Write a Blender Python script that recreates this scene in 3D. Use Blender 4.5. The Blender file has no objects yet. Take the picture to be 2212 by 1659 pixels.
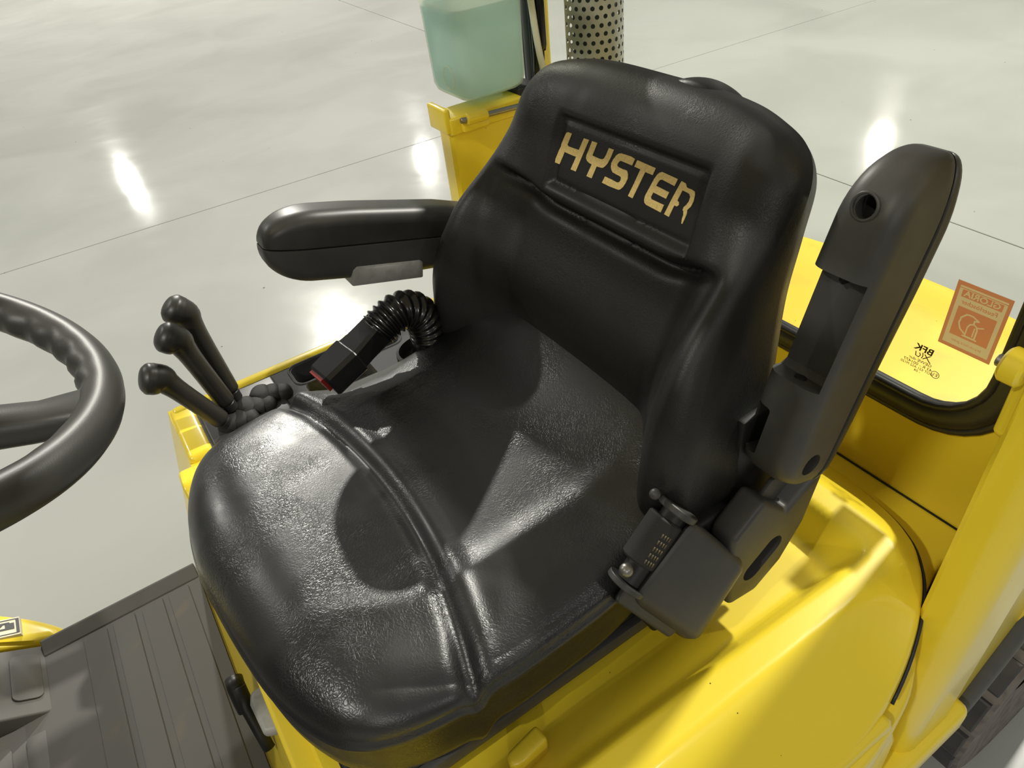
import bpy, bmesh, math, random
import numpy as np
from mathutils import Vector, Matrix
random.seed(7)
SC = bpy.context.scene
COL = SC.collection
R = math.radians

# ------------------------------------------------------------------ camera
CAM = Vector((0.21, 0.61, 1.77))
YAW, PIT, ROL = R(-118.703), R(-39.176), R(-7.593)
fw = Vector((math.cos(PIT)*math.cos(YAW), math.cos(PIT)*math.sin(YAW), math.sin(PIT)))
rt = fw.cross(Vector((0, 0, 1))).normalized()
up = rt.cross(fw)
r2 = math.cos(ROL)*rt + math.sin(ROL)*up
u2 = -math.sin(ROL)*rt + math.cos(ROL)*up
cam_d = bpy.data.cameras.new('camera')
cam_d.sensor_fit = 'HORIZONTAL'
cam_d.sensor_width = 36.0
cam_d.lens = 36.0*1534.0/2212.0
cam_d.clip_start = 0.02
cam_d.clip_end = 300
cam = bpy.data.objects.new('camera', cam_d)
COL.objects.link(cam)
M = Matrix((r2, u2, -fw)).transposed().to_4x4()
M.translation = CAM
cam.matrix_world = M
SC.camera = cam

# ------------------------------------------------------------------ world, lamps, exposure
W = bpy.data.worlds.new('hall_ambient')
SC.world = W
W.use_nodes = True
W.node_tree.nodes['Background'].inputs[0].default_value = (1.0, 0.985, 0.93, 1)
W.node_tree.nodes['Background'].inputs[1].default_value = 0.29
SC.view_settings.view_transform = 'Standard'
SC.view_settings.look = 'None'
SC.view_settings.exposure = 0.1
SC.view_settings.gamma = 1.0
SC.view_settings.use_curve_mapping = False

def high_bay(loc, power, size=0.45):
    l = bpy.data.lights.new('high_bay_lamp', 'AREA')
    l.shape = 'DISK'
    l.size = size
    l.energy = power
    l.color = (1.0, 0.97, 0.88)
    o = bpy.data.objects.new('high_bay_lamp', l)
    COL.objects.link(o)
    o.location = loc
    return o
for loc, pw in [((-3.8, -16.0, 10.0), 3600), ((-8.1, -0.65, 10.0), 2000),
                ((9.0, 2.0, 10.0), 700), ((8.0, -13.0, 10.0), 600), ((-4.0, 14.0, 10.0), 200), ((8.0, 15.0, 10.0), 700),  # unseen lamps added at front and sides to light rear panel and vinyl
                ((-1.26, -35.5, 10.0), 350), ((-12.5, -27.8, 10.0), 300), ((-25.9, -14.9, 10.0), 300)]:
    high_bay(loc, pw)

# ------------------------------------------------------------------ materials
def mat(name, col, rough=0.5, metal=0.0, coat=0.0, spec=0.5, var=None, bump=None, rvar=None,
        leather=None, specks=None, alpha=1.0, trans=0.0, sss=0.0, ssr=(0.03, 0.05, 0.04), emit=None):
    m = bpy.data.materials.new(name)
    m.use_nodes = True
    nt = m.node_tree
    N, L = nt.nodes, nt.links
    b = N['Principled BSDF']
    b.inputs['Base Color'].default_value = (*col, 1)
    b.inputs['Roughness'].default_value = rough
    b.inputs['Metallic'].default_value = metal
    b.inputs['Specular IOR Level'].default_value = spec
    b.inputs['Coat Weight'].default_value = coat
    b.inputs['Coat Roughness'].default_value = 0.08
    b.inputs['Alpha'].default_value = alpha
    b.inputs['Transmission Weight'].default_value = trans
    if sss:
        b.inputs['Subsurface Weight'].default_value = sss
        b.inputs['Subsurface Radius'].default_value = ssr
        b.inputs['Subsurface Scale'].default_value = 1.0
    tc = N.new('ShaderNodeTexCoord')
    csock = None
    def noise(scale, detail=4, dist=0.0):
        n = N.new('ShaderNodeTexNoise')
        n.inputs['Scale'].default_value = scale
        n.inputs['Detail'].default_value = detail
        n.inputs['Distortion'].default_value = dist
        L.new(tc.outputs['Object'], n.inputs['Vector'])
        return n
    def ramp(sock, p0, p1, c0, c1):
        r = N.new('ShaderNodeValToRGB')
        r.color_ramp.elements[0].position = p0
        r.color_ramp.elements[1].position = p1
        r.color_ramp.elements[0].color = (*c0, 1) if not isinstance(c0, float) else (c0, c0, c0, 1)
        r.color_ramp.elements[1].color = (*c1, 1) if not isinstance(c1, float) else (c1, c1, c1, 1)
        L.new(sock, r.inputs[0])
        return r
    if var:
        scale, col2, p0, p1 = var
        n = noise(scale, 6, 0.6)
        r = ramp(n.outputs['Fac'], p0, p1, col, col2)
        csock = r.outputs['Color']
    if specks:
        scale, th, scol = specks
        v = N.new('ShaderNodeTexVoronoi')
        v.inputs['Scale'].default_value = scale
        L.new(tc.outputs['Object'], v.inputs['Vector'])
        n = noise(scale*0.35, 2)
        a = N.new('ShaderNodeMath'); a.operation = 'MULTIPLY'
        L.new(n.outputs['Fac'], a.inputs[0]); a.inputs[1].default_value = th*2
        lt = N.new('ShaderNodeMath'); lt.operation = 'LESS_THAN'
        L.new(v.outputs['Distance'], lt.inputs[0]); L.new(a.outputs[0], lt.inputs[1])
        sel = N.new('ShaderNodeSeparateColor'); L.new(v.outputs['Color'], sel.inputs[0])
        g = N.new('ShaderNodeMath'); g.operation = 'LESS_THAN'; L.new(sel.outputs[0], g.inputs[0]); g.inputs[1].default_value = 0.3
        mm = N.new('ShaderNodeMath'); mm.operation = 'MULTIPLY'; L.new(lt.outputs[0], mm.inputs[0]); L.new(g.outputs[0], mm.inputs[1])
        mx = N.new('ShaderNodeMix'); mx.data_type = 'RGBA'
        L.new(mm.outputs[0], mx.inputs['Factor'])
        if csock: L.new(csock, mx.inputs['A'])
        else: mx.inputs['A'].default_value = (*col, 1)
        mx.inputs['B'].default_value = (*scol, 1)
        csock = mx.outputs['Result']
    if csock:
        L.new(csock, b.inputs['Base Color'])
    if rvar:
        scale, ra, rb = rvar
        n = noise(scale, 5, 0.8)
        r = ramp(n.outputs['Fac'], 0.35, 0.65, ra, rb)
        L.new(r.outputs['Color'], b.inputs['Roughness'])
    hs = None
    if bump:
        scale, strength, dist = bump
        n = noise(scale, 3)
        bp = N.new('ShaderNodeBump')
        bp.inputs['Strength'].default_value = strength
        bp.inputs['Distance'].default_value = dist
        L.new(n.outputs['Fac'], bp.inputs['Height'])
        L.new(bp.outputs[0], b.inputs['Normal'])
        hs = bp
    if leather:
        scale, strength, dist = leather
        n = noise(scale*0.35, 3)
        ad = N.new('ShaderNodeMixRGB'); ad.blend_type = 'LINEAR_LIGHT'
        ad.inputs[0].default_value = 0.012
        L.new(tc.outputs['Object'], ad.inputs[1]); L.new(n.outputs['Color'], ad.inputs[2])
        v = N.new('ShaderNodeTexVoronoi'); v.feature = 'DISTANCE_TO_EDGE'
        v.inputs['Scale'].default_value = scale
        L.new(ad.outputs[0], v.inputs['Vector'])
        vr = ramp(v.outputs['Distance'], 0.0, 0.22, 0.0, 1.0)
        pm = noise(9.0, 3)
        pr = ramp(pm.outputs['Fac'], 0.38, 0.62, 0.15, 1.0)
        st = N.new('ShaderNodeMath'); st.operation = 'MULTIPLY'
        L.new(pr.outputs['Color'], st.inputs[0]); st.inputs[1].default_value = strength
        bp = N.new('ShaderNodeBump')
        bp.inputs['Distance'].default_value = dist
        L.new(st.outputs[0], bp.inputs['Strength'])
        L.new(vr.outputs['Color'], bp.inputs['Height'])
        f2 = noise(1500.0, 2)
        b2 = N.new('ShaderNodeBump')
        b2.inputs['Strength'].default_value = 0.12
        b2.inputs['Distance'].default_value = 0.0004
        L.new(f2.outputs['Fac'], b2.inputs['Height'])
        L.new(bp.outputs[0], b2.inputs['Normal'])
        L.new(b2.outputs[0], b.inputs['Normal'])
    if emit:
        b.inputs['Emission Color'].default_value = (*emit[0], 1)
        b.inputs['Emission Strength'].default_value = emit[1]
    return m

YEL = (0.86, 0.66, 0.036)
MT = dict(
    yellow=mat('yellow_paint', YEL, 0.28, coat=0.25, var=(3.0, (0.83, 0.63, 0.036), 0.4, 0.7), specks=(46, 0.035, (0.10, 0.07, 0.02)), bump=(260, 0.04, 0.0005)),
    yellow_dull=mat('yellow_cast_paint', (0.76, 0.53, 0.03), 0.42, var=(9.0, (0.62, 0.42, 0.04), 0.52, 0.72), specks=(38, 0.05, (0.12, 0.08, 0.03)), bump=(120, 0.12, 0.001)),
    vinyl=mat('black_vinyl', (0.0100, 0.0104, 0.0112), 0.34, spec=0.7, leather=(210, 0.30, 0.0007), rvar=(14, 0.29, 0.40)),
    vinyl_back=mat('black_vinyl_matte', (0.0135, 0.0135, 0.0130), 0.44, spec=0.4, leather=(240, 0.24, 0.0006), rvar=(10, 0.40, 0.52)),
    plastic=mat('dark_grey_plastic', (0.056, 0.055, 0.053), 0.46, spec=0.45, bump=(700, 0.10, 0.0004), var=(30, (0.066, 0.063, 0.058), 0.4, 0.7)),
    softpad=mat('charcoal_soft_pad', (0.030, 0.029, 0.027), 0.40, spec=0.5, bump=(900, 0.12, 0.0004), var=(25, (0.042, 0.039, 0.034), 0.45, 0.7)),
    black=mat('gloss_black_plastic', (0.008, 0.008, 0.008), 0.22, spec=0.5),
    blackmatte=mat('matt_black_steel', (0.010, 0.010, 0.010), 0.5),
    rubber=mat('black_rubber', (0.018, 0.018, 0.017), 0.42, spec=0.5, bump=(200, 0.05, 0.0005)),
    matgrey=mat('grey_rubber_mat', (0.105, 0.102, 0.098), 0.62, spec=0.35, var=(14, (0.135, 0.118, 0.092), 0.58, 0.78), bump=(900, 0.12, 0.0004)),
    console=mat('grey_console_plastic', (0.050, 0.051, 0.054), 0.72, spec=0.3, bump=(900, 0.15, 0.0004)),
    steel=mat('worn_steel', (0.30, 0.29, 0.27), 0.38, metal=0.9, bump=(90, 0.1, 0.0006)),
    guard=mat('perforated_grey_steel', (0.40, 0.405, 0.385), 0.5, metal=0.2, var=(20, (0.33, 0.33, 0.305), 0.45, 0.7)),
    tape=mat('grey_cloth_tape', (0.36, 0.36, 0.345), 0.45, var=(60, (0.28, 0.28, 0.265), 0.4, 0.7)),
    wheel=mat('dark_grey_wheel_grip', (0.040, 0.039, 0.037), 0.42, spec=0.5, bump=(900, 0.18, 0.0004)),
    lever=mat('warm_black_lever_grip', (0.030, 0.028, 0.025), 0.40, spec=0.5, bump=(700, 0.10, 0.0004)),
    boot=mat('matt_lever_boot', (0.022, 0.021, 0.019), 0.65, spec=0.3, bump=(300, 0.2, 0.0006)),
    red=mat('red_button', (0.30, 0.018, 0.012), 0.35),
    gold=mat('faded_gold_print', (0.74, 0.56, 0.22), 0.6, var=(420, (0.60, 0.44, 0.15), 0.4, 0.7)),
    webbing=mat('black_webbing', (0.022, 0.021, 0.019), 0.75, bump=(900, 0.3, 0.0006)),
    thread=mat('tan_thread', (0.16, 0.125, 0.075), 0.8),
    tyre=mat('tyre_rubber', (0.035, 0.034, 0.036), 0.6, var=(12, (0.055, 0.050, 0.048), 0.45, 0.7), bump=(140, 0.15, 0.001)),
    tyredust=mat('dusty_tyre_groove', (0.15, 0.13, 0.115), 0.8, var=(30, (0.07, 0.06, 0.055), 0.4, 0.7)),
    ink=mat('black_ink', (0.006, 0.006, 0.006), 0.5),
    decal=mat('cream_decal', (0.62, 0.58, 0.44), 0.5),
    hose=mat('milky_hose', (0.62, 0.66, 0.50), 0.3, sss=0.4),
    liquid=mat('turquoise_washer_fluid', (0.26, 0.62, 0.60), 0.25, sss=0.3),
    floor=mat('polished_grey_floor', (0.330, 0.335, 0.312), 0.18, spec=0.4, var=(0.9, (0.288, 0.293, 0.272), 0.4, 0.65), rvar=(1.6, 0.07, 0.13), specks=(6.0, 0.028, (0.10, 0.09, 0.07)), bump=(9, 0.012, 0.002)),
    wall=mat('painted_hall_wall', (0.55, 0.55, 0.52), 0.7, var=(0.3, (0.48, 0.48, 0.46), 0.4, 0.6)),
    joint=mat('dark_joint', (0.09, 0.088, 0.08), 0.8),
)
# milky bottle plastic: partly see-through
def milky(name, dcol, tcol, ftl, ftr):
    m = bpy.data.materials.new(name); m.use_nodes = True
    nt = m.node_tree; N, L = nt.nodes, nt.links
    b = N['Principled BSDF']
    b.inputs['Base Color'].default_value = (*dcol, 1)
    b.inputs['Roughness'].default_value = 0.35
    tr = N.new('ShaderNodeBsdfTransparent'); tr.inputs[0].default_value = (0.95, 0.97, 0.92, 1)
    tl = N.new('ShaderNodeBsdfTranslucent'); tl.inputs[0].default_value = (*tcol, 1)
    mx0 = N.new('ShaderNodeMixShader'); mx0.inputs[0].default_value = ftl
    mx = N.new('ShaderNodeMixShader'); mx.inputs[0].default_value = ftr
    L.new(b.outputs[0], mx0.inputs[1]); L.new(tl.outputs[0], mx0.inputs[2])
    L.new(mx0.outputs[0], mx.inputs[1]); L.new(tr.outputs[0], mx.inputs[2])
    L.new(mx.outputs[0], N['Material Output'].inputs[0])
    return m
MT['liquid'] = milky('turquoise_washer_fluid', (0.40, 0.70, 0.75), (0.74, 0.93, 0.97), 0.62, 0.0)
MT['stickerbase'] = milky('sticker_brown_red', (0.40, 0.16, 0.07), (0.42, 0.17, 0.075), 0.62, 0.0)
MT['stickerprint'] = milky('sticker_pale_print', (0.46, 0.36, 0.19), (0.46, 0.37, 0.20), 0.62, 0.0)
MT['milky'] = milky('milky_bottle_plastic', (0.84, 0.83, 0.72), (0.93, 0.92, 0.80), 0.6, 0.42)
def glass():
    m = bpy.data.materials.new('clear_window_glass'); m.use_nodes = True
    nt = m.node_tree; N, L = nt.nodes, nt.links
    N.remove(N['Principled BSDF'])
    tr = N.new('ShaderNodeBsdfTransparent'); tr.inputs[0].default_value = (0.965, 0.975, 0.955, 1)
    gl = N.new('ShaderNodeBsdfGlossy'); gl.inputs['Roughness'].default_value = 0.02
    fr = N.new('ShaderNodeFresnel'); fr.inputs[0].default_value = 1.35
    mx = N.new('ShaderNodeMixShader')
    ge = N.new('ShaderNodeNewGeometry'); iv = N.new('ShaderNodeMath'); iv.operation = 'SUBTRACT'; iv.inputs[0].default_value = 1.0
    L.new(ge.outputs['Backfacing'], iv.inputs[1])
    ml = N.new('ShaderNodeMath'); ml.operation = 'MULTIPLY'; L.new(fr.outputs[0], ml.inputs[0]); L.new(iv.outputs[0], ml.inputs[1])
    L.new(ml.outputs[0], mx.inputs[0]); L.new(tr.outputs[0], mx.inputs[1]); L.new(gl.outputs[0], mx.inputs[2])
    L.new(mx.outputs[0], N['Material Output'].inputs[0])
    return m
MT['glass'] = glass()

# ------------------------------------------------------------------ helpers
def link(name, me, m, parent=None, smooth=True, angle=None):
    o = bpy.data.objects.new(name, me)
    COL.objects.link(o)
    if m is not None:
        me.materials.clear(); me.materials.append(MT[m] if isinstance(m, str) else m)
    if smooth:
        for p in me.polygons: p.use_smooth = True
        if angle is not None:
            me.set_sharp_from_angle(angle=R(angle))
    if parent is not None: o.parent = parent
    return o
def mesh(name, V, F, m, parent=None, smooth=True, angle=None):
    me = bpy.data.meshes.new(name)
    me.from_pydata([tuple(map(float, v)) for v in V], [], [tuple(int(i) for i in f) for f in F])
    bm = bmesh.new(); bm.from_mesh(me)
    bmesh.ops.recalc_face_normals(bm, faces=bm.faces)
    bm.to_mesh(me); bm.free()
    me.update()
    return link(name, me, m, parent, smooth, angle)
def thing(name, label, cat, loc=(0, 0, 0), group=None):
    o = bpy.data.objects.new(name, None); COL.objects.link(o)
    o.empty_display_size = 0.05
    o.location = loc
    o['label'] = label; o['category'] = cat
    if group: o['group'] = group
    return o
def lab(o, s):
    o['label'] = s
    return o
def catmull(P, n, closed=False):
    P = [np.array(p, float) for p in P]
    k = len(P); out = []
    segs = k if closed else k-1
    for i in range(n):
        t = i/(n if closed else n-1)*segs
        j = min(int(t), segs-1); t -= j
        g = (lambda a: P[a % k]) if closed else (lambda a: P[max(0, min(k-1, a))])
        a, b, c, d = g(j-1), g(j), g(j+1), g(j+2)
        out.append(0.5*((2*b)+(-a+c)*t+(2*a-5*b+4*c-d)*t*t+(-a+3*b-3*c+d)*t**3))
    return np.array(out)
def resample(P, n, closed=True):
    P = np.array(P, float)
    Q = np.vstack([P, P[:1]]) if closed else P
    s = np.concatenate([[0], np.cumsum(np.linalg.norm(np.diff(Q, axis=0), axis=1))])
    t = np.linspace(0, s[-1], n, endpoint=not closed)
    return np.stack([np.interp(t, s, Q[:, i]) for i in range(Q.shape[1])], 1)
def rings(name, RS, m, parent=None, cap0=True, cap1=True, closed=True, smooth=True, angle=None):
    V = []; F = []; n = len(RS[0])
    for r in RS: V += [tuple(p) for p in r]
    for i in range(len(RS)-1):
        for j in range(n if closed else n-1):
            a = i*n+j; b = i*n+(j+1) % n
            F.append((a, b, b+n, a+n))
    if cap0: F.append(tuple(range(n-1, -1, -1)))
    if cap1: F.append(tuple(range((len(RS)-1)*n, len(RS)*n)))
    return mesh(name, V, F, m, parent, smooth, angle)
def tube(name, P, rad, m, parent=None, seg=16, closed=False, caps=True, ell=None, upv=None):
    P = [Vector(p) for p in P]; n = len(P)
    rr = [float(q) for q in rad] if hasattr(rad, '__len__') else [rad]*n
    P = [Vector([float(q) for q in p]) for p in P]
    RS = []; prev = None
    for i in range(n):
        if closed: t = (P[(i+1) % n]-P[i-1]).normalized()
        else: t = (P[min(i+1, n-1)]-P[max(i-1, 0)]).normalized()
        if upv is not None: a = Vector(upv)
        elif prev is None: a = Vector((0, 0, 1)) if abs(t.z) < 0.9 else Vector((1, 0, 0))
        else: a = prev
        a = (a-t*a.dot(t)).normalized(); b = t.cross(a); prev = a
        e = ell or (1, 1)
        RS.append([P[i]+rr[i]*(e[0]*math.cos(2*math.pi*k/seg)*a+e[1]*math.sin(2*math.pi*k/seg)*b) for k in range(seg)])
    if closed: RS.append(RS[0]); 
    o = rings(name, RS, m, parent, caps and not closed, caps and not closed)
    if closed:
        bm = bmesh.new(); bm.from_mesh(o.data); bmesh.ops.remove_doubles(bm, verts=bm.verts, dist=1e-6); bm.to_mesh(o.data); bm.free()
        for p in o.data.polygons: p.use_smooth = True
    return o
def prism(name, outline, o0, U, V, N, depth, m, parent=None, bevel=0.0, seg=3, angle=35):
    """outline in (U,V) from o0, extruded along N by depth, edges bevelled"""
    o0, U, V, N = map(Vector, (o0, U, V, N))
    bm = bmesh.new()
    A = [bm.verts.new(o0+U*a+V*b) for a, b in outline]
    B = [bm.verts.new(o0+U*a+V*b+N*depth) for a, b in outline]
    n = len(A)
    bm.faces.new(A[::-1]); bm.faces.new(B)
    for i in range(n): bm.faces.new((A[i], A[(i+1) % n], B[(i+1) % n], B[i]))
    bmesh.ops.recalc_face_normals(bm, faces=bm.faces)
    if bevel:
        es = [e for e in bm.edges if e.calc_face_angle(0) > R(25)]
        bmesh.ops.bevel(bm, geom=es, offset=bevel, segments=seg, profile=0.5, affect='EDGES', clamp_overlap=True)
    me = bpy.data.meshes.new(name); bm.to_mesh(me); bm.free()
    return link(name, me, m, parent, True, angle)
def box(name, a, b, m, parent=None, bevel=0.004, seg=3):
    x0, y0, z0 = a; x1, y1, z1 = b
    return prism(name, [(x0, y0), (x1, y0), (x1, y1), (x0, y1)], (0, 0, z0), (1, 0, 0), (0, 1, 0), (0, 0, 1), z1-z0, m, parent, bevel, seg)
def rrect(w, h, r, n=5, c=(0, 0)):
    out = []
    for cx, cy, a0 in ((w/2-r, h/2-r, 0), (-w/2+r, h/2-r, 90), (-w/2+r, -h/2+r, 180), (w/2-r, -h/2+r, 270)):
        for k in range(n+1):
            a = R(a0+90*k/n); out.append((c[0]+cx+r*math.cos(a), c[1]+cy+r*math.sin(a)))
    return out
def cyl(name, p0, p1, r, m, parent=None, seg=20, bevel=0.0):
    p0, p1 = Vector(p0), Vector(p1)
    d = (p1-p0); L = d.length; d.normalize()
    if bevel: pts = [p0, p0+d*1e-5, p0+d*bevel, p1-d*bevel, p1-d*1e-5, p1]; rr = [r-bevel*1.01, r-bevel, r, r, r-bevel, r-bevel*1.01]
    else: pts = [p0, p1]; rr = [r, r]
    o = tube(name, pts, rr, m, parent, seg)
    o.data.set_sharp_from_angle(angle=R(40))
    return o
def sstep(a, b, x):
    t = np.clip((np.asarray(x, float)-a)/(b-a), 0, 1); return t*t*(3-2*t)
def pad(name, outline, centre, hf, Rr, side, frame, m, parent=None, N=320, K=80, bottom=True, Rh=None):
    """cushion-like solid: closed outline (u,v); hf(u,v) gives the top; edge rolled over with radius Rr;
    side = [(inset, drop)] rings below the roll; frame(u,v,h) -> xyz"""
    O = resample(catmull(outline, 600, True), N)
    c = np.array(centre, float)
    nx = np.roll(O, -1, 0)-np.roll(O, 1, 0)
    nrm = np.stack([nx[:, 1], -nx[:, 0]], 1); nrm /= np.linalg.norm(nrm, axis=1)[:, None]
    if np.mean(np.sum(nrm*(O-c), 1)) < 0: nrm = -nrm
    rr = np.linalg.norm(O-c, axis=1)
    cosf = np.abs(np.sum((O-c)*nrm, 1))/rr
    if callable(Rr): Rr = Rr(O[:, 0], O[:, 1])
    Rr = np.zeros(N)+Rr
    Rh = Rr if Rh is None else np.zeros(N)+(Rh(O[:, 0], O[:, 1]) if callable(Rh) else Rh)
    soft = Rh is not Rr
    V = []; F = []
    S = 1-(1-np.linspace(0, 1, K+1)[1:])**1.7
    V.append(frame(c[0], c[1], float(hf(c[0], c[1]))))
    for s in S:
        P = c+s*(O-c)
        d = (1-s)*rr*cosf
        dd = np.clip(Rr-d, 0, None)
        tq = np.clip(dd/Rr, 0, 1)
        drop = Rh*(1-np.sqrt(np.maximum(1-tq**(2.8 if soft else 2.0), 0)))
        H = hf(P[:, 0], P[:, 1])-drop
        for p, h in zip(P, H): V.append(frame(p[0], p[1], h))
    Hr = H
    for ins, dr in side:
        P = O-nrm*ins
        Hs = (Hr-dr) if not isinstance(dr, tuple) else np.full(len(O), dr[0])
        for p, h in zip(P, Hs): V.append(frame(p[0], p[1], h))
    for j in range(N): F.append((0, 1+j, 1+(j+1) % N))
    nr = len(S)+len(side)
    for i in range(nr-1):
        for j in range(N):
            a = 1+i*N+j; b = 1+i*N+(j+1) % N
            F.append((a, b, b+N, a+N))
    if bottom: F.append(tuple(range(1+(nr-1)*N, 1+nr*N)))
    return mesh(name, V, F, m, parent, True, 50)
def cut(o, cutters):
    for k in cutters:
        md = o.modifiers.new('cut', 'BOOLEAN'); md.operation = 'DIFFERENCE'; md.object = k; md.solver = 'EXACT'
    bpy.context.view_layer.update()
    dg = bpy.context.evaluated_depsgraph_get()
    me = bpy.data.meshes.new_from_object(o.evaluated_get(dg))
    mm = o.data.materials[0]
    o.modifiers.clear(); old = o.data; o.data = me
    me.materials.clear(); me.materials.append(mm)
    for p in me.polygons: p.use_smooth = True; p.material_index = 0
    me.set_sharp_from_angle(angle=R(32))
    for k in cutters:
        bpy.data.objects.remove(k, do_unlink=True)
    return o
def text_mesh(name, s, size, m, parent, o0, U, V, N, depth=0.0002, align='CENTER', bold=0.0, sx=1.0, shear=0.0):
    cu = bpy.data.curves.new(name, 'FONT'); cu.body = s; cu.size = size; cu.align_x = align; cu.extrude = depth; cu.offset = bold; cu.shear = shear
    cu.resolution_u = 3
    t = bpy.data.objects.new(name, cu); COL.objects.link(t)
    bpy.context.view_layer.update()
    dg = bpy.context.evaluated_depsgraph_get()
    me = bpy.data.meshes.new_from_object(t.evaluated_get(dg))
    bpy.data.objects.remove(t, do_unlink=True)
    o0, U, V, N = map(Vector, (o0, U, V, N))
    for v in me.vertices:
        v.co = o0+U*v.co.x*sx+V*v.co.y+N*v.co.z
    return link(name, me, m, parent, False)
def poly_prism(name, polys, frame, m, parent, depth):
    """several closed 2D polygons (letters) as one thin solid; frame(u,v,h)"""
    V = []; F = []
    for P in polys:
        b = len(V); n = len(P)
        V += [frame(u, v, 0) for u, v in P]+[frame(u, v, depth) for u, v in P]
        F.append(tuple(range(b, b+n))[::-1]); F.append(tuple(range(b+n, b+2*n)))
        for i in range(n): F.append((b+i, b+(i+1) % n, b+n+(i+1) % n, b+n+i))
    return mesh(name, V, F, m, parent, False)
def stroke(P, w):
    """open polyline -> polygon of width w"""
    P = [Vector((*p, 0)) for p in P]; L = []; Rr = []
    for i, p in enumerate(P):
        a = (p-P[i-1]).normalized() if i else None
        b = (P[i+1]-p).normalized() if i < len(P)-1 else None
        t = (a or b) if (a is None or b is None) else (a+b).normalized()
        k = 1.0 if (a is None or b is None) else 1/max(0.5, t.dot(a))
        nn = Vector((-t.y, t.x, 0))*w/2*k
        L.append((p+nn)[:2]); Rr.append((p-nn)[:2])
    return L+Rr[::-1]

# ------------------------------------------------------------------ setting: floor of four slabs with saw-cut joints
floor = box('floor', (-48, -48, -0.06), (42, 41, -0.012), 'joint', None, 0)
floor['kind'] = 'structure'
JX, JY = -3.239, -3.873              # joint crossing
J0 = Vector((JX, JY, 0))
dA = Vector((0.62, -4.02, 0))-J0; dA.normalize()   # joint seen at far left
dB = Vector((-dA.y, dA.x, 0))
G = 0.0035
for sa in (1, -1):
    for sb in (1, -1):
        o = prism('floor_slab', [(sa*G, sb*G), (sa*44, sb*G), (sa*44, sb*44), (sa*G, sb*44)], (JX, JY, -0.012), dA, dB, (0, 0, 1), 0.012, 'floor', floor, 0.0015, 1)

for nm, a, b in (('wall_rear', (-46.3, -46, 0), (-46, 39, 12)), ('wall_front', (40, -46, 0), (40.3, 39, 12)), ('wall_right', (-46, -46.3, 0), (40, -46, 12)), ('wall_left', (-46, 39, 0), (40, 39.3, 12))):
    w_ = box(nm, a, b, 'wall', None, 0)
    w_['kind'] = 'structure'

# ================================================================== FORKLIFT TRUCK
truck = thing('forklift_truck', 'yellow forklift truck body with hood, posts and rear window around the black seat', 'forklift')

# chassis under everything
box('chassis', (-0.60, -0.44, 0.16), (0.34, 0.44, 0.64), 'blackmatte', truck, 0.01)

# hood: plan outline with raised ridge and sunken pan
HOUT = [(0.285, 0.468), (0.15, 0.478), (0.0, 0.482), (-0.13, 0.484), (-0.22, 0.482), (-0.29, 0.473), (-0.355, 0.455), (-0.41, 0.428), (-0.45, 0.398), (-0.49, 0.355),
        (-0.525, 0.290), (-0.545, 0.20), (-0.553, 0.0), (-0.545, -0.20), (-0.525, -0.29), (-0.49, -0.355), (-0.45, -0.398), (-0.40, -0.44), (-0.33, -0.47), (-0.22, -0.488),
        (0.0, -0.49), (0.20, -0.49), (0.265, -0.485), (0.285, -0.465), (0.297, -0.2), (0.300, 0.0), (0.297, 0.25)]
HO = resample(catmull(HOUT, 800, True), 500)
RIDGE = resample(np.array([(0.60, 0.376), (0.0, 0.374), (-0.2, 0.377), (-0.34, 0.380), (-0.395, 0.381), (-0.42, 0.376), (-0.436, 0.358), (-0.443, 0.33), (-0.446, 0.27), (-0.447, 0.0), (-0.446, -0.27), (-0.443, -0.33), (-0.436, -0.358), (-0.42, -0.376), (-0.395, -0.381), (-0.2, -0.377), (0.6, -0.376)]), 400, False)
def hood_h(u, v):
    u = np.atleast_1d(np.asarray(u, float)); v = np.atleast_1d(np.asarray(v, float))
    P = np.stack([u, v], 1)
    D = np.sqrt(((P[:, None, :]-RIDGE[None])**2).sum(2)); k = D.argmin(1); d = D.min(1)
    inside = (np.abs(v) < 0.378) & (u > -0.446) & ~((u < -0.40) & (np.abs(v) > 0.335) & (np.hypot(u+0.400, np.abs(v)-0.335) > 0.044))
    zi = 1.0-0.048*sstep(0.026, 0.060, d)
    g = 0.62+0.42*sstep(-0.43, -0.30, u)
    zo = 1.0-0.085*np.clip(d-0.006, 0, 1)-g*np.maximum(np.sqrt(np.clip(d-0.004, 0, 1)**2+0.012**2)-0.012, 0)
    z = np.where(inside, zi, zo)
    # the front of the hood dips ahead of the seat
    return z if z.size > 1 else float(z[0])
hood = pad('hood', HOUT, (-0.10, 0.0), hood_h, 0.006, [(0.0, 0.02), (0.003, 0.05)], lambda u, v, h: (u, v, h), 'yellow', truck, N=360, K=110)
# dark rubber line in the joint round the hood, and at the foot of the rear panel
hn = np.roll(HO, -1, 0)-np.roll(HO, 1, 0); hn = np.stack([hn[:, 1], -hn[:, 0]], 1); hn /= np.linalg.norm(hn, axis=1)[:, None]
if np.mean(np.sum(hn*(HO-np.array([-0.1, 0])), 1)) < 0: hn = -hn
HSL = [(p[0]+q[0]*0.003, p[1]+q[1]*0.003, z-0.009) for p, q, z in zip(HO, hn, hood_h(HO[:, 0], HO[:, 1])) if p[0] < -0.31]
k0 = max(range(len(HSL)), key=lambda k: (Vector(HSL[k])-Vector(HSL[k-1])).length)
tube('hood_seal', (HSL[k0:]+HSL[:k0])[::2], 0.0022, 'blackmatte', truck, 8)
tube('panel_joint', [(-0.5965, -0.40, 0.9165), (-0.5965, 0.0, 0.9165), (-0.5965, 0.385, 0.9165)], 0.0016, 'blackmatte', truck, 8)
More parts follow.
